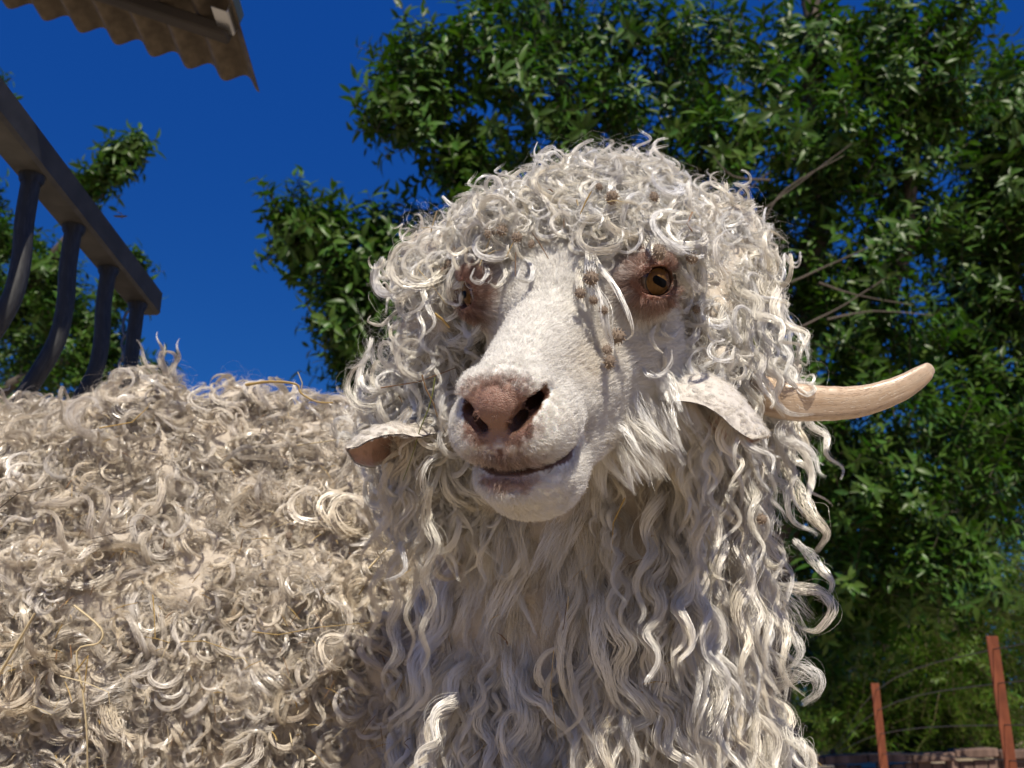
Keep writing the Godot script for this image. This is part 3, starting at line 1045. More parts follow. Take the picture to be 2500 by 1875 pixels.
# locks that stand out one by one; photo pixels of their middle lines, then width in pixels
func build_locks(back: Vector3) -> void:
	var chest := [
		[44, [1431, 1408], [1457, 1465], [1460, 1530], [1462, 1587], [1483, 1652], [1505, 1714], [1553, 1748]],
		[22, [1409, 1386], [1413, 1456], [1378, 1526], [1368, 1596], [1374, 1665], [1400, 1731], [1448, 1814]],
		[20, [1431, 1469], [1409, 1526], [1392, 1591], [1392, 1652], [1413, 1731], [1462, 1831]],
		[46, [1470, 1421], [1497, 1456], [1483, 1499], [1501, 1543], [1527, 1574], [1510, 1622], [1518, 1665], [1566, 1709], [1588, 1748], [1545, 1779], [1540, 1823], [1593, 1858], [1640, 1900]],
		[40, [1536, 1456], [1558, 1500], [1545, 1534], [1588, 1565], [1593, 1604], [1619, 1635], [1610, 1674], [1650, 1714]],
		[44, [1542, 1497], [1584, 1558], [1593, 1605], [1612, 1647], [1612, 1693], [1659, 1726], [1673, 1754], [1626, 1787], [1696, 1829], [1752, 1829], [1780, 1860]],
		[30, [1607, 1254], [1621, 1310], [1654, 1362], [1682, 1399], [1670, 1446], [1724, 1488], [1734, 1525], [1710, 1563], [1752, 1609], [1785, 1647]],
		[40, [1911, 1128], [1939, 1184], [1963, 1231], [1991, 1268], [2019, 1305], [1991, 1348]],
		[46, [1890, 1680], [1920, 1656], [1958, 1637], [1995, 1656], [1995, 1693], [1958, 1717]],
		[20, [1840, 1270], [1846, 1306], [1855, 1352], [1888, 1385], [1916, 1366], [1897, 1329]],
		[26, [1940, 1320], [1972, 1352], [2005, 1390], [2033, 1422], [2023, 1450]],
		[30, [1900, 1430], [1949, 1436], [2005, 1446], [2033, 1488], [1995, 1539], [1950, 1530]],
		[40, [1740, 1420], [1765, 1470], [1800, 1500], [1790, 1550], [1830, 1590], [1850, 1640], [1835, 1690]],
		[44, [1700, 1620], [1740, 1660], [1745, 1710], [1720, 1750], [1690, 1780]],
		[34, [1850, 1480], [1880, 1520], [1930, 1545], [1955, 1590], [1930, 1630]],
		[40, [1900, 1760], [1930, 1800], [1960, 1830], [1975, 1880]],
		[24, [1016, 1412], [1025, 1456], [1042, 1500], [1073, 1495]],
		[24, [994, 1440], [994, 1482], [970, 1521], [968, 1569], [979, 1600], [959, 1630], [977, 1657], [946, 1692], [990, 1735]],
		[22, [1012, 1560], [1025, 1610], [1040, 1660], [1050, 1700], [1025, 1730], [1000, 1712]],
		[34, [1268, 1600], [1278, 1652], [1287, 1692], [1330, 1714], [1352, 1753], [1396, 1797], [1430, 1860]],
		[38, [1235, 1570], [1243, 1630], [1261, 1696], [1287, 1762], [1291, 1805], [1243, 1853]],
		[16, [1221, 1386], [1261, 1447], [1287, 1500], [1309, 1552]],
		[16, [1156, 1403], [1138, 1473], [1130, 1561]],
		[20, [1195, 1290], [1199, 1347], [1191, 1438]],
		[20, [1080, 1130], [1050, 1190], [1070, 1240], [1030, 1290], [1020, 1350], [1040, 1400]],
		[18, [1060, 1240], [1010, 1265], [985, 1300], [960, 1330]],
	]
	var head := [
		[15, [1667, 731], [1657, 770], [1681, 794], [1720, 789], [1730, 760]],
		[12, [1662, 775], [1628, 780], [1619, 809], [1643, 823], [1662, 799]],
		[13, [1604, 789], [1590, 818], [1600, 847], [1619, 862]],
		[14, [1626, 840], [1624, 871], [1624, 915], [1653, 939], [1664, 910], [1645, 890]],
		[10, [1566, 891], [1580, 915], [1614, 915], [1638, 881], [1640, 850]],
		[16, [1760, 890], [1749, 881], [1710, 900], [1667, 920], [1662, 949], [1691, 970], [1725, 934]],
		[16, [1720, 900], [1720, 953], [1739, 987], [1778, 1002]],
		[-22, [1815, 820], [1841, 900], [1874, 944], [1894, 982], [1932, 1011], [1990, 1011]],
		[-18, [1905, 870], [1927, 915], [1942, 948], [1971, 963], [1990, 948], [1971, 934]],
		[24, [1720, 760], [1735, 809], [1749, 847], [1783, 881]],
		[20, [1800, 700], [1826, 740], [1850, 770], [1830, 800], [1850, 840]],
		[22, [1780, 720], [1800, 770], [1790, 820], [1815, 870]],
		[-24, [1850, 790], [1880, 840], [1870, 890], [1905, 930], [1890, 980], [1915, 1020]],
		[-20, [1790, 830], [1830, 880], [1820, 940], [1860, 990], [1850, 1040]],
		[-16, [1900, 830], [1930, 870], [1920, 920], [1955, 960], [1950, 1000]],
		[8, [1385, 410], [1369, 384], [1348, 371], [1314, 386], [1304, 371], [1312, 346]],
		[8, [1225, 470], [1221, 455], [1209, 439], [1183, 430], [1162, 443], [1158, 460]],
		[9, [1386, 430], [1416, 392], [1407, 371], [1430, 375]],
		[10, [1495, 430], [1508, 422], [1525, 400], [1508, 382], [1487, 392]],
		[12, [1700, 480], [1722, 487], [1740, 512], [1727, 543]],
		[12, [1750, 540], [1783, 543], [1819, 558], [1839, 589], [1880, 584], [1885, 565]],
		[12, [1770, 590], [1810, 600], [1850, 610], [1870, 640], [1862, 670]],
		[10, [990, 740], [953, 774], [930, 794], [899, 785], [905, 770]],
		[12, [1000, 950], [982, 917], [953, 906], [922, 923], [924, 946], [950, 955]],
		[18, [1016, 1000], [1016, 1060], [987, 1095], [947, 1083]],
		[12, [1010, 680], [980, 690], [955, 710], [940, 690], [930, 700]],
		[14, [1080, 480], [1100, 500], [1130, 510], [1125, 540], [1090, 535], [1075, 510]],
		[14, [1270, 440], [1290, 470], [1270, 500], [1240, 490], [1245, 460]],
		[13, [1370, 500], [1400, 520], [1440, 510], [1470, 530], [1460, 560]],
		[13, [1170, 630], [1190, 660], [1175, 690], [1150, 680], [1160, 655]],
		[12, [1270, 630], [1300, 650], [1295, 685], [1265, 680], [1270, 655]],
		[12, [1220, 640], [1235, 670], [1215, 700], [1195, 690]],
		[30, [1436, 590], [1440, 640], [1446, 690], [1466, 735], [1478, 790], [1492, 840], [1488, 885]],
		[20, [1415, 640], [1412, 680], [1420, 730], [1432, 760]],
		[16, [1130, 640], [1120, 680], [1100, 700], [1085, 730], [1100, 750]],
		[14, [1090, 660], [1075, 700], [1090, 735], [1120, 745], [1130, 720]],
		[14, [1140, 690], [1130, 730], [1110, 770], [1080, 780], [1065, 760]],
		[12, [1060, 690], [1050, 730], [1070, 770], [1095, 790]],
		[14, [1440, 600], [1465, 650], [1500, 700], [1530, 760], [1545, 810], [1530, 830]],
	]
	var hanging := [
		[30, 0.675, 0.74, [1005, 1110], [985, 1180], [1010, 1230], [975, 1290], [990, 1350], [955, 1410], [975, 1470], [950, 1530], [965, 1590], [935, 1650], [955, 1700]],
		[26, 0.675, 0.74, [955, 1130], [930, 1200], [950, 1260], [915, 1320], [935, 1380], [905, 1440], [925, 1500], [900, 1560], [915, 1610]],
		[30, 0.67, 0.72, [1050, 1190], [1040, 1270], [1065, 1330], [1035, 1400], [1055, 1470], [1030, 1540], [1045, 1600], [1020, 1650]],
		[22, 0.68, 0.74, [985, 1200], [965, 1260], [985, 1320], [950, 1390], [968, 1450], [940, 1520]],
		[24, 0.68, 0.73, [1030, 1150], [1015, 1220], [1035, 1290], [1005, 1350], [1020, 1420], [990, 1500], [1010, 1560], [990, 1620]],
		[20, 0.69, 0.75, [930, 1080], [905, 1130], [925, 1180], [895, 1240], [912, 1300], [885, 1350], [880, 1400]],
		[34, 0.66, 0.70, [1000, 1000], [970, 1050], [995, 1110], [960, 1170], [990, 1230]],
	]
	for l in hanging:
		var pts := []
		for k in range(3, l.size()):
			pts.append(at_pixel(l[k][0], l[k][1], lerpf(l[1], l[2], float(k - 3) / (l.size() - 4)) + 0.006 * sin(k * 2.1)))
		var line := spline(pts, 6)
		var at: Vector3 = pts[0]
		for k in line.size(): line[k] = (line[k] - at) * 100.0
		var s := Soup.new()
		strands_along(s, line, l[0] * 0.5 * l[1] / FOCAL * 100.0, 46, 0.013, 1.2, 0.2, 0.35, 0.01, shade(NECK, 0.06))
		put("lock", s.mesh(), wool, goat, back + at)
	for set_of in [[chest, Color(0.86, 0.82, 0.735), 0.030], [head, MOP, 0.018]]:
		for l in set_of[0]:
			var pts := []
			var depths := []
			var last := 0.0
			for k in range(1, l.size()):
				var d := surface_depth(l[k][0], l[k][1])
				if d > 1.0: d = last if last > 0.0 else (0.80 if set_of[2] > 0.02 else 0.72)
				last = d
				depths.append(d)
			for k in range(1, l.size()):
				var d: float = (depths[maxi(k - 2, 0)] + depths[k - 1] + depths[mini(k, depths.size() - 1)]) / 3.0
				var lift: float = (set_of[2] + (0.035 if l[0] < 0 else 0.0)) * (-0.3 if k == 1 else (0.6 if k == 2 else 1.0)) + 0.004 * sin(k * 1.7)
				pts.append(at_pixel(l[k][0], l[k][1], d - lift))
			var line := spline(pts, 6)
			var s := Soup.new()
			var w: float = absf(l[0]) * 0.5 * last / FOCAL
			var at: Vector3 = pts[0]
			for k in line.size(): line[k] = (line[k] - at) * 100.0
			strands_along(s, line, w * 100.0, int(clampf(absf(l[0]) * 1.5, 22, 60)), 0.0155, 0.9, 0.12, 0.35, 0.01, shade(set_of[1], 0.06))
			put("lock", s.mesh(), wool, goat, back + at)

# dry stalks caught in the wool: half width in pixels, colour, label, middle line
func build_straw() -> void:
	var gold := Color(0.52, 0.36, 0.13)
	var pale := Color(0.70, 0.58, 0.36)
	var brown := Color(0.26, 0.15, 0.075)
	var dark := Color(0.07, 0.05, 0.035)
	var green := Color(0.24, 0.27, 0.08)
	var list := [
		[9, gold, "broad golden straw blade lying bent on top of the back", [600, 940], [660, 932], [723, 938], [735, 960], [774, 981], [813, 983]],
		[5, pale, "thin straw standing up from the bend of the broad golden blade on the back", [735, 962], [738, 935], [727, 908]],
		[8, pale, "longest kinked straw hanging down the lower flank", [181, 1478], [247, 1535], [240, 1570], [188, 1590], [203, 1695], [212, 1790], [214, 1900]],
		[4, pale, "forked straw crossing the longest kinked straw on the flank", [147, 1650], [209, 1666], [265, 1690], [268, 1720]],
		[4, gold, "short straw under the fork of the longest kinked straw", [185, 1640], [215, 1600], [205, 1690]],
		[8, pale, "thick pale straw at the left edge of the flank", [-20, 1670], [0, 1644], [85, 1497]],
		[4, gold, "long thin golden straw lying across the shoulder wool", [616, 1542], [678, 1550], [780, 1531], [904, 1520]],
		[7, pale, "pale flat straw sticking out beside the chest locks", [900, 1388], [949, 1333], [1006, 1277]],
		[4, gold, "yellow straw bent in the middle below the right jaw", [1526, 1215], [1497, 1277], [1494, 1350]],
		[4, gold, "small golden straw with a side shoot on the flank", [440, 1567], [497, 1565], [565, 1588]],
		[6, brown, "brown curled dry leaf beside the nose", [1030, 915], [1040, 950], [1057, 983], [1068, 1017]],
		[4, brown, "thin brown stalk lying across the curls left of the nose", [930, 947], [1023, 932], [1113, 898]],
		[5, green, "long greenish stalk hanging from the left cheek curls", [1062, 921], [1051, 983], [1025, 1050], [1006, 1113], [983, 1175]],
		[5, green, "greenish yellow stalk tucked in the hair above the right ear", [1830, 810], [1845, 850], [1865, 893]],
		[4, gold, "thin golden straw in the shade under the right ear", [1684, 1074], [1705, 1100], [1729, 1130]],
		[4, pale, "short white chip of straw on the chest below the right ear", [1715, 1294], [1735, 1331]],
		[4, gold, "short level straw on the long chest locks", [1571, 1670], [1600, 1664], [1632, 1666]],
		[5, gold, "double golden straw sticking out at the lower right of the chest", [1935, 1812], [1970, 1840], [2005, 1868]],
		[4, dark, "black forked twig at the left edge of the back", [-10, 1248], [45, 1204], [113, 1189]],
		[4, gold, "bent straw on the wool of the upper back", [243, 1045], [322, 1031], [362, 994]],
		[4, gold, "upright straw in the middle of the flank", [373, 1452], [377, 1500], [379, 1560]],
		[4, pale, "level straw on the withers near the left ear", [725, 1087], [780, 1080], [828, 1073]],
		[3, dark, "dark twig in the wool of the ribs", [225, 1315], [270, 1305], [325, 1284]],
		[4, pale, "thin straw in the curls over the hidden left eye", [1022, 659], [1062, 705], [1090, 745]],
		[9, gold, "stubby golden straw end under the hidden left eye", [1060, 766], [1080, 780], [1098, 800]],
		[6, brown, "small brown leaf blade in the forelock", [1194, 502], [1198, 520], [1213, 532]],
		[4, brown, "brown stem standing in the top of the forelock", [1228, 440], [1216, 455], [1218, 510]],
		[4, brown, "brown stalk hanging at the shaded left side of the throat", [1081, 1500], [1100, 1575], [1116, 1650]],
		[3, gold, "long wispy stalk hanging in the middle of the chest", [1352, 1587], [1344, 1674], [1361, 1810]],
		[4, brown, "crooked stem in the hair right of the eye", [1690, 518], [1678, 545], [1690, 565]],
		[5, gold, "yellow chip of straw beside the throat locks", [876, 1452], [890, 1430]],
		[4, pale, "slanting straw low on the shoulder wool", [876, 1520], [895, 1545], [915, 1565]],
	]
	var m := tinted(0.45)
	m.backlight_enabled = true
	m.backlight = Color(0.3, 0.26, 0.14).linear_to_srgb()
	for l in list:
		var pts := []
		var last := 0.0
		var mid := Vector3.ZERO
		for k in range(3, l.size()):
			var d := surface_depth(l[k][0], l[k][1])
			if d > 1.25: d = last if last > 0.0 else 1.0
			if last > 0.0: d = lerpf(d, last, 0.5)
			last = d
			pts.append(at_pixel(l[k][0], l[k][1], d - (0.044 if l[k][0] < 1000 else 0.034)))
			mid += pts[-1]
		mid /= pts.size()
		for k in pts.size(): pts[k] -= mid
		var s := Soup.new()
		var path := spline(pts, 4) if pts.size() > 4 else PackedVector3Array(pts)
		if pts.size() <= 4:     # kinks stay sharp
			path = PackedVector3Array()
			for k in pts.size() - 1:
				for j in 4: path.append((pts[k] as Vector3).lerp(pts[k + 1], j / 4.0))
			path.append(pts[-1])
		var r := PackedFloat32Array()
		for k in path.size():
			r.append(l[0] * 0.75 * last / FOCAL * (1.0 - 0.45 * k / path.size()) * (1.0 + 0.12 * sin(k * 2.3)))
		var c: Color = l[1]
		var t := rng.randf_range(0.85, 1.15)
		s.tube(path, r, 7, Color(c.r * t, c.g * t, c.b * t), 0.45, true)
		var o := put("straw" if l[1] != dark else "twig", s.mesh(), m, self, mid)
		tag(o, l[2], "straw" if l[1] != dark else "twig", "dry stalks caught in the fleece")
	# chaff too small to count
	var c := Soup.new()
	for i in 420:
		var px := rng.randf_range(-100, 1000)
		var py := rng.randf_range(960, 1900)
		if i % 6 == 0:
			px = rng.randf_range(1000, 1950)
			py = rng.randf_range(1250, 1880) if rng.randf() < 0.6 else rng.randf_range(450, 680)
		var d := surface_depth(px, py)
		if d > 1.3 or (Vector2(px, py) - Vector2(1600, 690)).length() < 170.0: continue
		var p := at_pixel(px, py, d - rng.randf_range(0.018, 0.034))
		var dirn := Vector3(rng.randfn(), rng.randfn(), rng.randfn() * 0.5).normalized() * (0.0018 + 0.0095 * pow(rng.randf(), 2.5))
		var tint: Color = [gold, pale, brown, gold, pale, brown][rng.randi() % 6]
		c.tube(PackedVector3Array([p - dirn, p + Vector3(0, 0.0008, 0), p + dirn]), PackedFloat32Array([0.0005, 0.0007, 0.0004]), 4, tint, 0.5)
	tag(put("chaff", c.mesh(), m), "tiny bits of chaff and stem scattered through the fleece", "chaff", "", "stuff")

func build_burrs() -> void:
	var m := tinted(0.85)
	var shapes := []
	for v in 3:      # a seed ball set all over with little hooks
		var s := Soup.new()
		for i in 9:
			for k in 13:
				var a := PI * i / 8.0
				var b := TAU * k / 12.0
				var nn := Vector3(sin(a) * cos(b), cos(a), sin(a) * sin(b))
				s.v.append(nn * Vector3(0.0021, 0.0027, 0.0021) * (1.0 + 0.12 * fine_bumps.get_noise_3dv(nn * 0.05 + Vector3(v, 0, 0) + (Vector3.ZERO if k < 12 else Vector3.ZERO))))
				s.n.append(nn)
				s.c.append(Color(0.20, 0.15, 0.11))
		for i in 8:
			for k in 12:
				var p := i * 13 + k
				s.ix.append_array(PackedInt32Array([p, p + 13, p + 1, p + 1, p + 13, p + 14]))
		for k in 46:
			var y := 1.0 - 2.0 * (k + 0.5) / 46.0
			var a := k * 2.39996 + rng.randf_range(-0.2, 0.2)
			var nn := Vector3(sqrt(1.0 - y * y) * cos(a), y, sqrt(1.0 - y * y) * sin(a))
			var q := nn.cross(Vector3(0.2, 1, 0.4)).normalized()
			s.tube(PackedVector3Array([nn * 0.0022, nn * 0.0027, nn * 0.0031 + q * 0.0003, nn * 0.0030 + q * 0.0006]), PackedFloat32Array([0.00022, 0.00016, 0.0001, 0.00005]), 4, Color(0.34, 0.26, 0.19))
		shapes.append(s.mesh())
	var list := [
		[1463, 456, 1.1, "brown seed burr near the top of the forelock"], [1494, 482, 1.3, "larger grey seed burr just below the topmost one"], [1597, 480, 1.1, "seed burr on the upper right curve of the forelock"],
		[1225, 562, 1.15, "seed burr in the middle of the forelock, above the nose"], [1196, 570, 0.9, "small pale burr left of the forelock's middle burr"], [1262, 580, 1.0, "seed burr right of the forelock's middle burr"], [1297, 596, 1.0, "dark burr beside a brown fleck in the forelock"],
		[1111, 619, 1.25, "big burr above the hidden left eye, highest of three"], [1099, 648, 1.2, "middle burr of three above the hidden left eye"], [1083, 664, 1.0, "lowest burr of three above the hidden left eye"],
		[1443, 679, 1.2, "burr at the top of the string hanging beside the nose bridge"], [1417, 716, 1.2, "pale burr left of the string beside the nose bridge"], [1449, 733, 1.0, "small burr in the string beside the nose bridge, at eye level"], [1474, 757, 1.2, "dark burr on the curl below the eye's inner corner"],
		[1506, 822, 1.25, "burr on the cheek wool below the eye"], [1483, 854, 1.3, "round burr with a pit, lower on the cheek"], [1488, 884, 1.2, "lowest burr on the cheek, touching the pitted one"],
		[1609, 616, 1.2, "grey burr on the brow right above the eye"], [1689, 630, 1.2, "burr in the hair to the right of the eye"], [1700, 755, 1.0, "dark burr inside a ringlet below the eye"],
		[1860, 1268, 1.3, "brown burr high on the right side of the chest"], [1822, 1376, 1.4, "dark brown burr on the chest beside a loose curl"], [1799, 1410, 1.2, "burr just below the dark brown chest burr"], [1640, 1530, 1.3, "reddish burr in the middle of the chest locks"], [1827, 1609, 1.4, "burr wrapped in a lock low on the chest"],
		[380, 1035, 1.1, "dark burr on the upper back wool"], [705, 1308, 1.3, "grey burr on the shoulder wool"],
	]
	for i in list.size():
		var l: Array = list[i]
		var d := surface_depth(l[0], l[1])
		if d > 1.3: d = 0.7
		var o := put("seed_burr", shapes[i % 3], m, self, at_pixel(l[0], l[1], d - (0.022 if l[1] < 800 else 0.017)))
		o.basis = Basis.from_euler(Vector3(rng.randf() * TAU, rng.randf() * TAU, rng.randf() * TAU)).scaled(Vector3(rng.randf_range(0.85, 1.1), rng.randf_range(0.9, 1.25), rng.randf_range(0.85, 1.1)) * l[2] * rng.randf_range(0.8, 1.45))
		tag(o, l[3], "burr", "seed burrs stuck in the wool")

func build_insect() -> void:
	var at := at_pixel(294, 527, 1.5)
	var o := thing("flying_insect", "small brown insect flying in the blue sky beside the railing", "insect", at)
	var b := Soup.new()
	var body := PackedVector3Array()
	var r := PackedFloat32Array()
	for i in 13:
		var f := i / 12.0
		body.append(Vector3(-0.011 + 0.022 * f, -0.001 * sin(f * 3.0), 0))
		r.append(0.0002 + 0.0016 * sqrt(maxf(0.0, sin(f * PI))) * (1.0 - 0.45 * exp(-pow((f - 0.62) / 0.06, 2.0))))
	b.tube(body, r, 10, Color(0.11, 0.075, 0.05))
	put("body", b.mesh(), tinted(0.5), o)
	var glassy := mat(Color(0.35, 0.3, 0.25, 0.45), 0.2)
	glassy.transparency = BaseMaterial3D.TRANSPARENCY_ALPHA
	for side in [-1.0, 1.0]:
		var w := Soup.new()
		leaf_into(w, Vector3(0.003, 0.001, 0), Vector3(-0.45, 0.25, side), Vector3.UP, 0.013, 0.0042, Color.WHITE)
		put("wing", w.mesh(), glassy, o)

# ------------------------------------------------------------------ trees

func leaf_into(s: Soup, at: Vector3, along: Vector3, up: Vector3, length: float, wide: float, tint: Color) -> void:
	along = along.normalized()
	var side := along.cross(up).normalized()
	up = side.cross(along)
	var first := s.v.size()
	var steps := 5
	for i in steps + 1:
		var f := float(i) / steps
		var w := wide * sin(PI * pow(f, 0.8)) * 0.5 + 0.0004
		var mid := at + along * length * f - up * length * 0.28 * f * f
		for k in [-1.0, 0.0, 1.0]:
			s.v.append(mid + side * w * k + up * absf(k) * w * 0.35)
			s.n.append((up + along * 0.5 * f - side * k * 0.35).normalized())
			s.c.append(tint)
	for i in steps:
		for k in 2:
			var p := first + i * 3 + k
			s.ix.append_array(PackedInt32Array([p, p + 3, p + 1, p + 1, p + 3, p + 4]))

func sprig_mesh(length: float, leaves: int, leaf: float, wide: float, droop: float) -> ArrayMesh:
	var s := Soup.new()
	var pts := [Vector3.ZERO]
	var h := Vector3(rng.randf_range(-0.2, 0.2), 1, rng.randf_range(-0.2, 0.2))
	for i in 4:
		h = (h + Vector3(rng.randfn() * 0.15, -droop, rng.randfn() * 0.15)).normalized()
		pts.append(pts[i] + h * length / 4.0)
	sprig_tips.append(pts[4])
	var path := spline(pts, 3)
	s.tube(path, ramp(0.0035, 0.001, path.size()), 4, Color(0.09, 0.075, 0.05))
	for i in leaves:
		var f := 0.12 + 0.88 * i / (leaves - 1)
		var j := int(f * (path.size() - 2))
		var t := (path[j + 1] - path[j]).normalized()
		var a := i * 2.4 + rng.randf_range(-0.4, 0.4)
		var side := t.cross(Vector3(0.31, 0.2, 0.93)).normalized().rotated(t, a)
		var along := side * 0.85 + t * rng.randf_range(0.3, 0.9) + Vector3(0, -0.15, 0)
		var k := rng.randf_range(0.75, 1.3)
		leaf_into(s, path[j], along, (t + side * -0.3 + Vector3(0, 0.4, 0)).normalized(), leaf * rng.randf_range(0.7, 1.15), wide * rng.randf_range(0.8, 1.15), Color(0.062 * k * rng.randf_range(0.8, 1.3), 0.128 * k, 0.022 * k))
	return s.mesh()

func foliage_material(rough := 0.40) -> StandardMaterial3D:
	var m := tinted(rough)
	m.metallic_specular = 0.42
	m.backlight_enabled = true
	m.backlight = Color(0.42, 0.62, 0.12).linear_to_srgb()
	return m

var bark: StandardMaterial3D
var own := []
var sprig_tips := []
var sprigs := []
var hangers := []

func limb(points: Array, from: float, to: float, parent: Node, called := "limb") -> MeshInstance3D:
	var path := spline(points, 6)
	var r := ramp(from, to, path.size())
	for i in path.size():
		path[i] += Vector3(bumps.get_noise_3dv(path[i] * 0.6), 0, bumps.get_noise_3dv(path[i] * 0.6 + Vector3(9, 9, 9))) * from * 0.8
	var s := Soup.new()
	s.tube(path, r, 9, Color.WHITE, 1.0, true)
	return put(called, s.mesh(), bark, parent, -(parent as Node3D).position)

# blobs: [px, py, radius in photo pixels, distance]; sprigs grow outwards through each one
func crown(parent: Node3D, blobs: Array, per: int, kinds: Array, m: Material, tone: Color, hang := 0.0, own_leaves := 0, size := 1.0) -> void:
	var places := []
	var tints := []
	for k in kinds.size():
		places.append([])
		tints.append([])
	for b in blobs:
		var c := at_pixel(b[0], b[1], b[3])
		var r: float = b[2] / FOCAL * b[3]
		var squash := Vector3(1, 1, 1.25)
		var count := int(per * rng.randf_range(0.8, 1.2))
		for i in count:
			var dirn := Vector3(rng.randfn(), rng.randfn(), rng.randfn()).normalized()
			var at := c + dirn * squash * r * pow(rng.randf(), 0.45)
			var grow := (dirn * 0.7 + Vector3(0, 0.55 - hang, 0) + Vector3(rng.randfn(), rng.randfn(), rng.randfn()) * 0.3).normalized()
			var k := rng.randi() % kinds.size()
			places[k].append(placed(at - grow * 0.1 - parent.position, grow, Vector3(rng.randfn(), rng.randfn(), rng.randfn()), rng.randf_range(0.7, 1.15) * size))
			var t := rng.randf_range(0.75, 1.25)
			tints[k].append(Color(tone.r * t, tone.g * t, tone.b * t))
	var o := Node3D.new()
	o.name = "crown"
	parent.add_child(o, true)
	if own_leaves > 0:     # the nearest leaves, one by one, at the tips of the nearest sprigs
		var ends := []
		for k in kinds.size():
			for t in places[k]: ends.append([to_pixel(t * sprig_tips[k] + parent.position).z, t * sprig_tips[k], (t.basis * Vector3(0, 1, 0)).normalized()])
		ends.sort_custom(func(a, b): return a[0] < b[0])
		for i in own_leaves:
			var e: Array = ends[i * 3]
			var l := put("leaf", own[i % own.size()], m, parent, e[1])
			var y: Vector3 = (e[2] + Vector3(0, -0.2, 0)).normalized()
			l.basis = placed(Vector3.ZERO, y, Vector3(rng.randfn(), 0.3, rng.randfn()), rng.randf_range(0.8, 1.2)).basis
	for k in kinds.size():
		many("foliage", kinds[k], m, o, places[k], tints[k])

